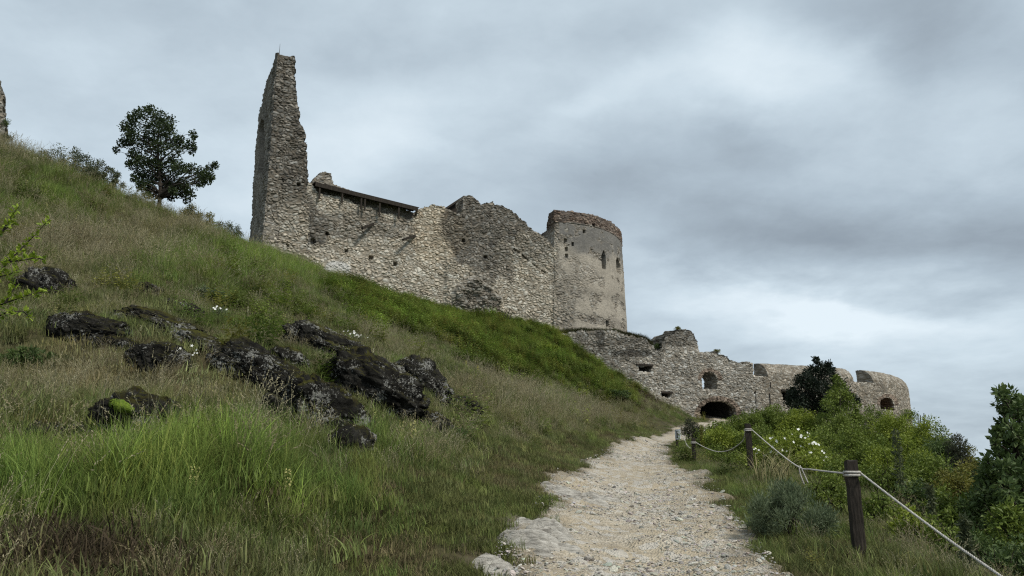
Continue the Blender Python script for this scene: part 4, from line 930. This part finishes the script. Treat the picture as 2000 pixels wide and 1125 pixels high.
def leaf_mat(name, dark, light, trans=.28, spec=.3):
    m = Mat(name, .55, spec); c = m.ramp(m.attr('rnd', out='Fac'), [(0, dark), (.55, tuple(.5 * (a + b) for a, b in zip(dark, light))), (1, light)]); m.color(c)
    tr = m.nd('ShaderNodeBsdfTranslucent'); m.L.new(c, tr.inputs[0]); mx = m.nd('ShaderNodeMixShader'); mx.inputs[0].default_value = trans
    m.L.new(m.b.outputs[0], mx.inputs[1]); m.L.new(tr.outputs[0], mx.inputs[2]); m.L.new(mx.outputs[0], m.N['Material Output'].inputs[0]); return m.m
LM = dict(bright=leaf_mat("bright_leaves", (.115, .160, .016), (.285, .335, .045)), mid=leaf_mat("green_leaves", (.075, .115, .016), (.200, .250, .045)), dark=leaf_mat("dark_leaves", (.045, .075, .022), (.115, .165, .048)), tree=leaf_mat("tree_leaves", (.020, .034, .012), (.055, .080, .024)),
          black=leaf_mat("needle_dark_leaves", (.008, .015, .008), (.024, .036, .018), .12), purple=leaf_mat("dusky_leaves", (.035, .040, .022), (.085, .085, .05)), grey=leaf_mat("grey_green_leaves", (.055, .070, .032), (.125, .140, .070)),
          olive=leaf_mat("olive_leaves", (.08, .09, .02), (.24, .22, .04)), blue=leaf_mat("blue_green_leaves", (.080, .110, .055), (.180, .220, .120)))
BARK = Mat("bark", .95, .1); BARK.color(BARK.ramp(BARK.noise(BARK.scale(BARK.objc(), (1, 1, .25)), 14, 5), [(.3, (.018, .015, .012)), (.7, (.062, .052, .042))])); BARK = BARK.m
def limb(a, b, r0, r1, g, sag=.1, n=6):
    L = np.linalg.norm(b - a); t = np.linspace(0, 1, n); off = np.cumsum(g.normal(0, L * .03, (n, 3)), 0); off -= t[:, None] * off[-1]
    return a + (b - a) * t[:, None] + off + np.array([0, 0, sag * L]) * (t * (1 - t))[:, None] * 2, r0 + (r1 - r0) * t
def woody(name, label, cat, base, cl, rad, n, L, mat, group=None, trunk=None, r=.06, asp=.5, seed=0, stems=5, flat=1.0, crown="crown", shell=.45, twig=1.0, lift=.05):
    g = np.random.default_rng(seed + 500); o = thing(name, base); tag(o, label, cat, group); b = np.asarray(base, float)
    V, Q, T = leaf_cloud(cl - b, rad, n, L, asp, seed=seed, flat=flat, shell=shell, lift=lift); mesh_np(crown, V, Q, mat, o, attrs={'rnd': T})
    mb = MB()
    if trunk is not None:
        tp = np.asarray(trunk, float) - b; k = len(tp); tr = r * (1 - .75 * np.linspace(0, 1, k)); mb.tube(tp, tr, 8)
        for c, q in zip(cl - b, rad):
            zz = c[2] - .55 * np.hypot(*(c[:2] - np.array([np.interp(c[2], tp[:, 2], tp[:, 0]), np.interp(c[2], tp[:, 2], tp[:, 1])]))); zz = np.clip(zz, tp[0, 2] + .22 * (tp[-1, 2] - tp[0, 2]), tp[-1, 2])
            s = np.array([np.interp(zz, tp[:, 2], tp[:, j]) for j in (0, 1)] + [zz]); rr = np.interp(zz, tp[:, 2], tr) * .55
            p, pr = limb(s, c, max(rr, .012), .008, g); mb.tube(p, pr, 5)
            for _ in range(3):
                e = c + g.normal(size=3) * q * .6; p, pr = limb(c, e, .008, .003, g, n=4); mb.tube(p, pr, 4)
        mb.build("trunk", BARK, o)
    else:
        pick = g.permutation(len(cl))[:max(stems, 3)]
        for i in pick:
            p, pr = limb(np.array([g.normal(0, .08), g.normal(0, .08), -.25]), (cl - b)[i], r * .55, .006 * twig, g, sag=.15); mb.tube(p, pr, 5)
            for _ in range(3):
                e = (cl - b)[i] + g.normal(size=3) * rad[i] * .9; q, qr = limb(p[-2], e, .008 * twig, .003, g, n=4); mb.tube(q, qr, 4)
        mb.build("stems", BARK, o)
    return o
def px_clumps(lst, d, spread, g):          # clumps measured on the photograph, spread in depth
    c, r = [], []
    for x, y, q in lst:
        dd = d + g.normal(0, spread); p = at(x, y, dd); c.append(p); r.append(q * dd / FPX)
    return np.array(c), np.array(r)

# --- the tree on the skyline
def skyline_tree():
    g = np.random.default_rng(4); d = 38.0; base = at(311, 412, d); base[2] = min(base[2], on(base[0], base[1])[2] + .1)
    L = [(262, 236, 18), (244, 247, 12), (280, 222, 16), (293, 214, 11), (312, 228, 17), (330, 236, 14), (250, 275, 15), (236, 280, 9), (272, 262, 22), (300, 255, 24), (328, 262, 20), (348, 275, 14), (285, 288, 24), (310, 290, 24), (338, 296, 20), (262, 300, 14), (372, 280, 9), (377, 262, 8), (374, 294, 7), (290, 365, 18), (305, 340, 18),
         (258, 322, 12), (280, 318, 20), (303, 322, 20), (330, 325, 20), (352, 328, 16), (375, 332, 14), (392, 338, 13), (408, 332, 10), (420, 322, 8), (400, 348, 12), (385, 356, 12), (412, 345, 8), (268, 342, 12), (288, 352, 18), (312, 352, 18), (340, 355, 18), (362, 362, 14), (372, 378, 10), (366, 392, 8), (345, 374, 14), (328, 372, 12), (296, 376, 10), (276, 362, 10), (252, 260, 8), (320, 244, 12)]
    L += [(x + g.normal(0, 6), y + g.normal(0, 6), q * .65) for x, y, q in L]
    cl, r = px_clumps(L, d, .6, g); tr = np.array([at(x, y, d) for x, y in ((311, 425), (311, 400), (313, 375), (312, 345), (309, 310), (308, 280), (310, 250))])
    woody("tree", "lone leafy tree standing on the skyline left of the tall shard", "tree", base, cl, r, np.clip((r * 600).astype(int), 80, 380), .105, LM['tree'], trunk=tr, r=.13, seed=1, asp=.75, shell=.2)
skyline_tree()
def conifer():
    g = np.random.default_rng(5); d = 57.0
    L = [(1600, 712, 8), (1618, 712, 7), (1610, 724, 14), (1590, 728, 12), (1624, 728, 9), (1575, 738, 13), (1600, 742, 20), (1560, 752, 12), (1582, 758, 20), (1612, 760, 22), (1640, 750, 13), (1548, 768, 13), (1566, 776, 18), (1594, 780, 24), (1622, 782, 20), (1650, 768, 14), (1545, 786, 13), (1565, 798, 20), (1595, 804, 24), (1545, 778, 11), (1664, 778, 9), (1625, 805, 20), (1650, 795, 14)]
    L += [(x + g.normal(0, 8), y + g.normal(0, 7), q * .7) for x, y, q in L]
    cl, r = px_clumps(L, d, 1.0, g); b = at(1600, 850, d); b = on(b[0], b[1]); tr = np.array([b, (b + at(1602, 790, d)) / 2, at(1602, 780, d), at(1604, 740, d), at(1606, 718, d)])
    woody("dark_tree", "nearly black dense tree against the bastion wall beside the square opening", "tree", b, cl, r, np.clip((r * 620).astype(int), 200, 900), .17, LM['black'], trunk=tr, r=.16, seed=2, asp=.5, shell=.1)
    d = 40.0; L = [(1638, 748, 9), (1645, 762, 13), (1628, 775, 14), (1655, 778, 14), (1642, 790, 20), (1615, 790, 12), (1668, 795, 13), (1630, 810, 20), (1655, 815, 20), (1610, 815, 14), (1675, 820, 12), (1640, 835, 24)]
    L += [(x + g.normal(0, 8), y + g.normal(0, 7), q * .8) for x, y, q in L]
    cl, r = px_clumps(L, d, .7, g); b = at(1642, 880, d); b = on(b[0], b[1]); tr = np.array([b, at(1642, 830, d), at(1641, 790, d), at(1640, 755, d)])
    woody("young_tree", "slim lighter green young tree in front of the nearly black tree", "tree", b, cl, r, np.clip((r * 600).astype(int), 130, 500), .12, LM['mid'], trunk=tr, r=.06, seed=3, shell=.1)
conifer()
def margin_tree():
    g = np.random.default_rng(6); d = 13.0
    L = [(1958, 768, 12), (1975, 772, 12), (1995, 790, 16), (1955, 790, 10), (1968, 800, 12), (1985, 812, 16), (2010, 800, 22), (1958, 828, 9), (1975, 838, 14), (1945, 855, 9), (1960, 862, 13), (1990, 850, 18), (2015, 845, 24), (1980, 880, 22), (1950, 890, 14), (2010, 895, 26), (1930, 905, 13), (1955, 918, 24), (1990, 925, 26), (1925, 930, 18), (1940, 950, 26), (1975, 960, 28), (2010, 960, 30), (1920, 970, 22), (2040, 870, 34), (2050, 940, 40), (1990, 1000, 30), (2040, 1010, 40), (1950, 1000, 28)]
    L += [(x + g.normal(0, 9), y + g.normal(0, 9), q * .75) for x, y, q in L]
    cl, r = px_clumps(L, d, .45, g); b = at(2010, 1090, d); b = on(b[0], b[1], -.1); tr = np.array([b, at(2005, 1000, d), at(1995, 920, d), at(1985, 850, d), at(1972, 790, d)])
    woody("oak_tree", "dark broad leaved tree cut by the right edge of the photo", "tree", b, cl, r, np.clip((r * 700).astype(int), 60, 260), .095, LM['dark'], trunk=tr, r=.09, seed=4, asp=.55, shell=.15)
margin_tree()
# --- the thicket on the falling ground right of the rope
def bush(px, py, d, hw, kind, label, i, leaf=.075, dens=1.0, name="bush", squash=1.0):
    g = np.random.default_rng(900 + i); top = at(px, py, d); b = on(top[0], top[1], -.1); h = max(top[2] - b[2], .7); a = hw * d / FPX; n = int(np.clip(34 * (a * h) ** .6, 16, 70)); cl = []
    for k in range(n):
        th = g.uniform(0, 6.283); ph = math.acos(g.uniform(-.15, 1)); q = g.uniform(.55, .98); f = .85 + .3 * g.uniform()
        cl.append(b + np.array([math.cos(th) * math.sin(ph) * a * q * f, math.sin(th) * math.sin(ph) * a * q * f * .9, h * (.45 + .52 * math.cos(ph) * q * (1 if k else 1))]))
    cl.append(b + np.array([g.normal(0, a * .15), 0, h * .93])); cl = np.array(cl); r = g.uniform(.16, .34, len(cl)) * min(a, h) ** .8
    nl = np.clip((r ** 1.6 * 1500 * dens * (.075 / leaf)).astype(int), 60, 520)
    o = woody(name, label, "bush", b, cl, r, nl, leaf, LM[kind], "bushes growing on the slope beyond the rope", r=.05, seed=600 + i, stems=9, crown="foliage", shell=.15, asp=.5)
    return o, cl, r
BL = [
    (1347, 820, 36, 26, 'purple', "dusky dark shrub where the path disappears, behind the white board", .07), (1405, 826, 33, 46, 'mid', "low green bush directly under the gate arch", .08), (1456, 806, 40, 40, 'mid', "green bush right of the gate arch, against the wall foot", .085),
    (1508, 792, 44, 52, 'mid', "broad green bush against the wall between the gate arch and the black tree", .09), (1560, 800, 42, 46, 'bright', "pale green bush at the left foot of the nearly black tree", .085), (1700, 790, 45, 40, 'mid', "green bush right of the slim young tree", .085),
    (1738, 800, 34, 56, 'bright', "bright yellow green bush under the arched window of the bastion", .08), (1800, 812, 32, 50, 'bright', "bright green bush below the three thin rods", .08), (1836, 830, 30, 44, 'dark', "dark bush right of the three thin rods", .075),
    (1868, 845, 28, 36, 'purple', "dusky bush with bare twigs on the right skyline", .07), (1888, 868, 25, 30, 'olive', "yellowish bush with bronze tips, left of the dark broad leaved tree", .07),
    (1420, 838, 28, 46, 'bright', "bright green low bush behind the sagging far rope", .075), (1480, 838, 27, 46, 'mid', "green bush right behind the second wooden post", .075), (1600, 842, 25, 60, 'mid', "green bush right of the white flowering rose", .075),
    (1672, 838, 23, 60, 'mid', "full green bush behind the top of the nearest post", .075), (1748, 850, 21, 62, 'bright', "yellow green bush behind the tall pale stalk", .07), (1815, 880, 19, 62, 'mid', "mid green bush right of the tall pale stalk", .07),
    (1870, 905, 17, 56, 'olive', "olive bush just left of the dark broad leaved tree", .07), (1640, 900, 16, 50, 'mid', "green bush behind the rope just left of the nearest post", .065), (1726, 915, 15, 56, 'mid', "green bush just right of the nearest post", .065),
    (1790, 945, 14, 58, 'dark', "dark green bush below the tall pale stalk", .065), (1850, 955, 13, 56, 'mid', "leafy bush above the sloping near rope", .065), (1910, 960, 12.5, 46, 'dark', "dark bush at the foot of the dark broad leaved tree", .07), (1960, 985, 11, 56, 'mid', "broad leaved green bush at the right edge above the rope end", .075),
    (1905, 1040, 10.6, 52, 'dark', "dark low bush under the near rope in the bottom right", .06), (1990, 1050, 9.8, 50, 'dark', "dark low bush in the bottom right corner", .06), (1400, 868, 25, 26, 'mid', "small low bush beside the short weathered post", .06),
    (1612, 925, 13.2, 46, 'mid', "leafy bush under the loose rope end left of the nearest post", .06), (1722, 962, 12, 50, 'mid', "leafy green bush close behind the nearest post on its right", .06), (1775, 992, 10.8, 46, 'bright', "bright low bush just above the middle of the sloping near rope", .055), (1835, 1008, 10.5, 44, 'mid', "green low bush above the lower half of the sloping near rope", .055),
    (1640, 815, 38, 50, 'mid', "green bush in front of the trunk of the slim young tree", .085), (1770, 800, 36, 46, 'mid', "green bush between the arched window and the three thin rods", .08),
    (1440, 885, 20, 26, 'mid', "small bush left of the second wooden post", .055), (1575, 885, 18, 40, 'bright', "low bright bush under the rope between the two tall posts", .06),
]
for i, b_ in enumerate(BL): bush(*b_[:6], i, leaf=b_[6])
def blossom(o, b, pts, size, m, g):
    k = 5; V = [(0, 0, 0)]; F = []
    for j in range(k):
        a = j * 2 * math.pi / k
        V += [(math.cos(a - .5) * .55, math.sin(a - .5) * .55, .12), (math.cos(a) * 1.0, math.sin(a) * 1.0, .2), (math.cos(a + .5) * .55, math.sin(a + .5) * .55, .12)]; F.append((0, 1 + 3 * j, 2 + 3 * j, 3 + 3 * j))
    me = mesh_np("blossom", np.array(V) * size, np.array(F), m, mesh_only=True)
    for p, nrm in pts:
        c = bpy.data.objects.new("blossom", me); COL.objects.link(c); c.parent = o; c.location = p - b; c.rotation_euler = Vector(nrm).to_track_quat('Z', 'Y').to_euler(); s = g.uniform(.75, 1.25); c.scale = (s, s, s)
WHITE = Mat("white_petals", .8, .1); WHITE.color((.78, .78, .74)); WHITE = WHITE.m
def rose():
    o, cl, r = bush(1545, 846, 19.0, 80, 'bright', "wild rose bush covered in white blossoms behind the rope", 60, leaf=.06, name="rose_bush"); g = np.random.default_rng(8); pts = []
    b = np.array(o.location)
    while len(pts) < 80:
        i = g.integers(len(cl)); n = np.array([g.normal(0, .6), -1.0, g.normal(.45, .5)]); n /= np.linalg.norm(n); p = cl[i] + n * r[i] * 1.02
        if p[2] > b[2] + .4 and cl[i][1] < b[1] + .5 and g.uniform() < .5: pts.append((p, n))
    blossom(o, b, pts, .036, WHITE, g)
rose()
def shrub(px, py, d, hw, kind, label, i, leaf, name="shrub", cat="shrub", dens=1.0, stems=14, asp=.35, lift=.05):
    g = np.random.default_rng(1200 + i); top = at(px, py, d); b = on(top[0], top[1], -.05); h = max(top[2] - b[2], .35); a = hw * d / FPX; n = 40; cl = []
    for k in range(n):
        th = g.uniform(0, 6.283); q = math.sqrt(g.uniform()); z = h * g.uniform(.15, 1.0) * (1 - .35 * q * q); cl.append(b + np.array([math.cos(th) * a * q, math.sin(th) * a * q, z]))
    cl = np.array(cl); r = g.uniform(.14, .28, n) * min(a, h); woody(name, label, cat, b, cl, r, np.full(n, int(110 * dens)), leaf, LM[kind], r=.025, seed=1500 + i, stems=stems, crown="foliage", shell=.05, asp=asp, twig=.6, lift=lift)
shrub(145, 292, 34, 62, 'grey', "thin grey green shrub with bare twigs on the skyline left of the lone tree", 1, .10, dens=1.5)
shrub(215, 330, 35, 30, 'grey', "small grey green shrub just left of the lone tree's trunk", 2, .10, dens=1.3)
shrub(385, 402, 41, 34, 'olive', "yellowish shrub on the skyline just right of the lone tree", 3, .10, dens=1.3)
shrub(440, 432, 44, 34, 'grey', "straggly pale shrub on the skyline between the lone tree and the tall shard", 4, .09, dens=1.0)
shrub(282, 372, 37, 22, 'dark', "dark little shrub at the foot of the lone tree", 5, .07)
shrub(1532, 952, 9.6, 78, 'blue', "bushy blue green shrub on the grass edge right of the path", 6, .075, dens=2.4, asp=.10, lift=1.5)
shrub(595, 630, 17.5, 34, 'blue', "small blue green tuft on top of the middle outcrop", 7, .045, dens=.9)
shrub(410, 568, 20, 26, 'blue', "faint grey blue tuft in the grass below the bright green band", 8, .05, dens=.8)
shrub(505, 618, 18, 28, 'mid', "small leafy green plant above the biggest boulder's ledge", 9, .055, dens=.8)
shrub(975, 622, 67, 15, 'mid', "little green bush with bare sticks at the foot of the rubble heap", 10, .10, dens=.8)
shrub(890, 845, 14.5, 30, 'dark', "dark low plant below the toe of the middle outcrop", 11, .05, dens=.9)
shrub(60, 725, 11.5, 60, 'dark', "dark green tussock at the left edge below the outcrops", 12, .05, dens=1.2)
for i_, (x_, y_, w_, k_, l_) in enumerate([(760, 588, 20, 'mid', "small green shrub below the pale patch of the long wall"), (905, 606, 24, 'bright', "bright little shrub below the left edge of the rubble heap"), (1020, 652, 26, 'mid', "green shrub on the slope right below the bare sticks"), (1068, 690, 30, 'bright', "yellow green shrub in the leafy band under the round tower"), (1135, 728, 28, 'mid', "green shrub below the left end of the bastion wall"), (1205, 778, 26, 'dark', "dark shrub lowest in the leafy band, above the bend of the path"), (1120, 775, 26, 'bright', "bright shrub at the lower edge of the leafy band")]):
    q_ = hit(x_, y_); shrub(x_, y_ - 15, q_[1], w_, k_, l_, 30 + i_, .10, dens=1.1)
# --- the leafy sprig reaching in from the left edge
def sprig():
    g = np.random.default_rng(9); d = 8.2; o = thing("sapling", at(-60, 640, d)); b = np.array(o.location); tag(o, "leafy light green sprig reaching in from the left edge over the dark rock", "sapling"); mb = MB(); LV, LQ, LT = [], [], []; nv = 0
    for pts in ([(-60, 640), (-20, 560), (15, 512), (45, 482), (72, 455), (97, 428)], [(-60, 640), (-30, 610), (10, 592), (50, 578), (85, 570), (104, 566)], [(-60, 600), (-20, 480), (5, 452), (32, 432)], [(-60, 640), (-20, 625), (15, 610), (45, 608), (60, 622)], [(15, 512), (45, 508), (70, 503), (88, 508)], [(-20, 560), (0, 540), (20, 535), (38, 525)], [(10, 592), (30, 560), (20, 548)], [(5, 452), (28, 415), (36, 405)]):
        P = np.array([at(x, y, d + .06 * k + g.normal(0, .05)) for k, (x, y) in enumerate(pts)]) - b; mb.tube(P, np.linspace(.012, .004, len(P)), 5)
        s = np.r_[0, np.cumsum(np.linalg.norm(np.diff(P, axis=0), axis=1))]
        for t in np.arange(.05, s[-1], .009):
            p = np.array([np.interp(t, s, P[:, j]) for j in range(3)]); a = g.normal(size=3) + np.array([.1, -.4, .5]); a /= np.linalg.norm(a); n_ = g.normal(size=3) * .6 + np.array([0, -.5, 1]); q = np.cross(a, n_); q /= np.linalg.norm(q); n_ = np.cross(q, a); l = g.uniform(.045, .08); p = p + a * .012
            LV += [p, p + a * l * .3 + q * l * .26, p + a * l * .7 + q * l * .2 + n_ * l * .05, p + a * l, p + a * l * .7 - q * l * .2 + n_ * l * .05, p + a * l * .3 - q * l * .26]; LQ.append(tuple(range(nv, nv + 6))); LT += [g.uniform()] * 6; nv += 6
    mb.build("stems", BARK, o); mesh_np("foliage", np.array(LV), np.array(LQ), leaf_mat('sprig_leaves', (.13, .20, .015), (.30, .38, .045)), o, attrs={'rnd': np.array(LT)})
sprig()
# --- white flower clumps, tall stalks
def flowers(px, py, hw, hh, n, label, seed, off=0.0, sz=.023):
    g = np.random.default_rng(seed); p = hit(px, py + hh * .6) + np.array([0, -off, off * -.3]); k = p[1] / FPX; o = thing("flower_clump", p); tag(o, label, "flowers"); V, Q, T = leaf_cloud(np.array([[0, 0, .10], [hw * k * .4, 0, .08], [-hw * k * .4, .1, .1]]), np.array([1, 1, 1]) * hw * k * .8, np.array([220] * 3), .11, .10, seed=seed, flat=.45); V[:, 2] = np.maximum(V[:, 2], -.1)
    mesh_np("foliage", V, Q, LM['blue'], o, attrs={'rnd': T}); pts = []
    for _ in range(n): pts.append((p + np.array([g.normal(0, hw * k * .55), g.normal(-.1, .15), .12 + hh * k * g.uniform(.2, 1.5)]), np.array([g.normal(0, .4), -1, g.uniform(0, .9)])))
    blossom(o, p, pts, sz, WHITE, g)
flowers(385, 700, 30, 24, 34, "clump of white flowers between two dark rocks", 31, off=.7)
flowers(690, 664, 18, 9, 18, "small patch of white flowers above the middle outcrop", 32, sz=.034)
flowers(425, 615, 14, 6, 8, "few white flowers right of the small narrow rock", 33, sz=.03)
def stalk(px, py0, py1, d, label, seed, kind='grey', w=.05):
    g = np.random.default_rng(seed); b = at(px, py0, d); b = on(b[0], b[1]); top = at(px, py1, d); h = top[2] - b[2]; o = thing("flower_stalk", b); tag(o, label, "plant"); mb = MB(); P = np.array([[0, 0, -.1], [.02, 0, h * .5], [0, 0, h]]); mb.tube(P, [.014, .010, .004], 5); mb.build("stem", Mat("green_stem", .8, .2).color((.10, .12, .055)).m, o)
    z = np.linspace(.12, .98, 46) * h; cl = np.stack([g.normal(0, .01, 46), g.normal(0, .01, 46), z], 1); r = w * (1.6 - 1.3 * z / h); V, Q, T = leaf_cloud(cl, r, np.full(46, 9), .075, .4, seed=seed); mesh_np("foliage", V, Q, LM[kind], o, attrs={'rnd': T})
stalk(1762, 965, 838, 14.5, "tall pale green flower stalk standing in front of the bushes", 41, w=.07)
stalk(1372, 880, 832, 31, "thin yellow flower stalk beside the dusky dark shrub", 42, 'olive', .05)
stalk(1890, 1080, 1010, 8.8, "thin pale stalk under the near rope", 43, 'grey', .03)
stalk(1822, 1010, 945, 11.5, "slim dry stalk behind the near rope", 44, 'grey', .02)
def strap_tuft():
    g = np.random.default_rng(51); V, Q, C = blade_mesh(110, .38, .55, 1.05, .017, 1.15, g, seg=6, lean=(.15, -.1)); p = at(1508, 925, 15.5); p = on(p[0], p[1]); o = mesh_np("grass_tussock", V, Q, None); m = Mat("tussock_blades", .7, .2); m.color(m.ramp(m.attr('rnd', out='Fac'), [(0, (.10, .105, .04)), (1, (.30, .26, .13))])); o.data.materials.append(m.m)
    A = o.data.attributes.new('rnd', 'FLOAT', 'POINT'); A.data.foreach_set("value", C.astype(np.float32)); o.location = p; tag(o, "tussock of long arching straw blades right of the second wooden post", "tussock", None, "thing")
strap_tuft()
# ------------------------------------------------------------------ posts and rope
POSTW = wood_mat()
def post(name, px, top, bot, d, w, label, lean=0.0, seed=0):
    g = np.random.default_rng(seed); p = at(px, bot, d); b = on(p[0], p[1]); zt = at(px + lean, top, d)[2]; h = zt - b[2]; n = 14; V = []; ring = [(-1, -1), (-.55, -1.06), (.5, -1.03), (1, -1), (1.04, -.4), (1, 1), (0, 1.03), (-1, 1), (-1.05, .2)]
    for i in range(n + 1):
        f = i / n; tw = w / 2 * (1 - .05 * f); j = g.normal(0, .004, 2)
        for x, y in ring: V.append([x * tw * (.97 if f > .98 else 1) + j[0] + lean * f * .004, y * tw + j[1], -.3 + f * (h + .3) + (g.normal(0, .006) if i == n else 0)])
    k = len(ring); Q = [(i * k + a, i * k + (a + 1) % k, (i + 1) * k + (a + 1) % k, (i + 1) * k + a) for i in range(n) for a in range(k)]; V.append([0, 0, h + .008]); T = [(n * k + a, n * k + (a + 1) % k, len(V) - 1) for a in range(k)]
    m = MB(); m.add(V, Q, T); o = m.build(name, POSTW); o.location = b; o.rotation_euler = (0, 0, -.12); tag(o, label, "post", "wooden posts of the rope fence", "thing"); return b, b + np.array([0, 0, h])
b1, t1 = post("wooden_post", 1681, 900, 1098, 8.2, .116, "nearest and tallest dark wooden post at the right", 0, 1)
b2, t2 = post("wooden_post", 1467, 828, 924, 17.0, .122, "dark wooden post with rope knots, second along the rope fence", 0, 2)
b3, t3 = post("wooden_post", 1357, 856, 916, 23.5, .12, "short weathered brown post, third along the rope fence", 0, 3)
b4, t4 = post("wooden_post", 1324, 839, 882, 31, .13, "farthest dark post carrying the small white board", 0, 4)
rm = Mat("rope_fibre", .9, .15); rp = rm.objc(); rm.color(rm.ramp(rm.noise(rp, 60, 4), [(.3, (.26, .245, .22)), (.7, (.50, .48, .44))])); rm = rm.m
def rope(name, pts, r, label, n=60, twist=True):
    P = spline(pts, max(6, n // len(pts))); mb = MB()
    if twist:
        s = np.r_[0, np.cumsum(np.linalg.norm(np.diff(P, axis=0), axis=1))]; m = int(s[-1] / (r * 2.0)); u = np.linspace(0, s[-1], m); Pd = np.stack([np.interp(u, s, P[:, k]) for k in range(3)], 1)
        for q in range(3):
            a = u / (r * 7.5) * 2 * math.pi + q * 2.094; t = np.gradient(Pd, axis=0); t /= np.linalg.norm(t, axis=1)[:, None]; e = np.cross(t, [0, 0, 1]); e /= np.linalg.norm(e, axis=1)[:, None]; f = np.cross(t, e)
            mb.tube(Pd + (e * np.cos(a)[:, None] + f * np.sin(a)[:, None]) * r * .5, r * .58, 6)
    else: mb.tube(P, r, 6)
    c = P.mean(0); mb.V = [v - c for v in mb.V]; o = mb.build(name, rm, smooth_=True); o.location = c; tag(o, label, "rope", "ropes strung between the posts", "thing")
z = np.array([0, 0, 1.])
k1 = t1 - z * .13 + np.array([.075, -.05, 0]); k1b = t1 - z * .13 + np.array([-.09, .0, 0]); k2 = t2 - z * .13 + np.array([.08, -.02, 0]); k2b = t2 - z * .2 + np.array([-.075, 0, 0]); k3 = t3 - z * .12 + np.array([.07, 0, 0]); k3b = t3 - z * .3 + np.array([-.07, 0, 0]); k4 = t4 - z * .1
end = at(2090, 1215, 4.9); eb = on(end[0], end[1])
mp_ = post("wooden_post", 2106, 1100, 1330, 4.85, .145, "post just outside the right edge that holds the near rope", 0, 5)
rope("rope", [k1, at(1760, 985, 7.2), at(1850, 1052, 6.3), at(1950, 1122, 5.6), at(2040, 1186, 5.1), end], .0112, "thick pale rope running from the nearest post down to the bottom right")
rope("rope", [k1b, at(1625, 922, 9.3), at(1585, 917, 10.8), at(1558, 911, 11.8), at(1510, 875, 14.3), k2], .011, "sagging pale rope between the two tall posts")
rope("rope", [k2b, at(1450, 862, 17.8), at(1425, 879, 19.4), at(1400, 882, 21), at(1375, 873, 22.4), k3], .0115, "pale rope sagging low between the second and third posts")
rope("rope", [k3b, at(1349, 876, 25.2), at(1341, 868, 27.2), at(1334, 853, 29.2), k4], .014, "short far rope hanging between the third post and the white board")
q = at(1560, 912, 11.75)
rope("rope_end", [q + z * .02, q + np.array([.01, -.02, -.12]), q + np.array([.05, -.03, -.26])], .011, "frayed loose rope end hanging from the sagging rope")
rope("rope_end", [q + z * .02 + np.array([.02, 0, 0]), q + np.array([.07, -.02, -.12]), q + np.array([.11, -.03, -.24])], .011, "second loose strand hanging beside the frayed rope end")
def knot(p, r, name, parent):
    mb = MB(); a = np.linspace(0, 2 * math.pi, 14); s = .072
    for zz in (-.02, .012): mb.tube(np.stack([np.sign(np.cos(a)) * np.abs(np.cos(a)) ** .5 * s, np.sign(np.sin(a)) * np.abs(np.sin(a)) ** .5 * s, np.full(14, zz)], 1) , r, 5)
    o = mb.build(name, rm, parent, smooth_=True); o.location = p - np.array(parent.location); o.location.rotate(Matrix.Rotation(.12, 3, 'Z')); return o
_posts = [o for o in COL.objects if o.name.startswith("wooden_post")]
for o, t in zip(_posts[:3], (t1, t2, t3)): knot(t - z * .13, .0145, "rope_loop", o)
sb = thing("sign_board", t4 - z * .02); tag(sb, "small white board fixed to the farthest post", "sign"); m = MB(); wm_ = Mat("white_board", .6, .3); wm_.color((.62, .66, .68))
m.box((.0, -.12, -.18), (.55, -.83, 0), .14, (.83, .55, 0), .012, (0, 0, 1), .20); m.build("panel", wm_.m, sb); m = MB(); m.box((.0, -.095, -.18), (.83, .55, 0), .03, (.55, -.83, 0), .03, (0, 0, 1), .15)
m.build("bracket", POSTW, sb)
# three rods beyond the bastion
dm_ = Mat("dark_metal", .5, .4); dm_.color((.05, .05, .052))
for x, y0, y1, l in ((1794, 850, 808, "left thin metal rod beyond the rounded bastion end"), (1799, 850, 812, "middle and shortest thin metal rod beyond the rounded bastion end"), (1806, 850, 808, "right thin metal rod beyond the rounded bastion end")):
    p = at(x, y0, 78); tp = at(x - 1.5, y1, 78); b = on(p[0], p[1]); m = MB(); m.tube([[0, 0, -.2], tp - b], .045, 6); m.tube([tp - b, tp - b + z * .06], [.06, .03], 6); o = m.build("metal_rod", dm_.m); o.location = b; tag(o, l, "rod", "thin rods beyond the bastion", "thing")
# weeds on the wall tops and sticks at the rubble heap
def weed(px, py, d, h, label, seed, kind='olive'):
    g = np.random.default_rng(seed); p = at(px, py, d); cl = np.array([[g.normal(0, h * .3), g.normal(0, .1), h * g.uniform(.2, .8)] for _ in range(14)]); V, Q, T = leaf_cloud(cl, np.full(14, h * .34), np.full(14, 40), .13, .25, seed=seed); o = mesh_np("wall_weed", V, Q, LM[kind], attrs={'rnd': T}); o.location = p; tag(o, label, "weed", "weeds rooted on the wall tops", "thing")
weed(1286, 682, 74.2, .55, "weed in the gap left of the rounded wall stub", 1, 'dark'); weed(1325, 645, 75.2, .35, "weed on top of the rounded wall stub", 2); weed(1400, 689, 77.3, .3, "weed on the ruined wall above the gate arch", 3); weed(6, 250, 45, .5, "weed growing from the side of the wall end at the left edge", 4, 'dark'); weed(14, 275, 44.8, .45, "second weed at the foot of the wall end at the left edge", 5, 'grey'); weed(1200, 650, 72.5, .4, "weed on the ledge under the round tower", 6, 'dark')
st = thing("bare_sticks", on(*at(990, 625, 67)[:2])); tag(st, "bare leaning sticks beside the little bush at the rubble heap", "sticks"); m = MB(); g_ = np.random.default_rng(5)
for x0, y0, x1, y1 in ((984, 640, 996, 603), (990, 640, 999, 612), (978, 640, 989, 606)): m = MB(); m.tube([at(x0, y0, 66.8) - np.array(st.location), at(x1, y1, 66.8) - np.array(st.location)], .04, 5); m.build("stick", BARK, st)
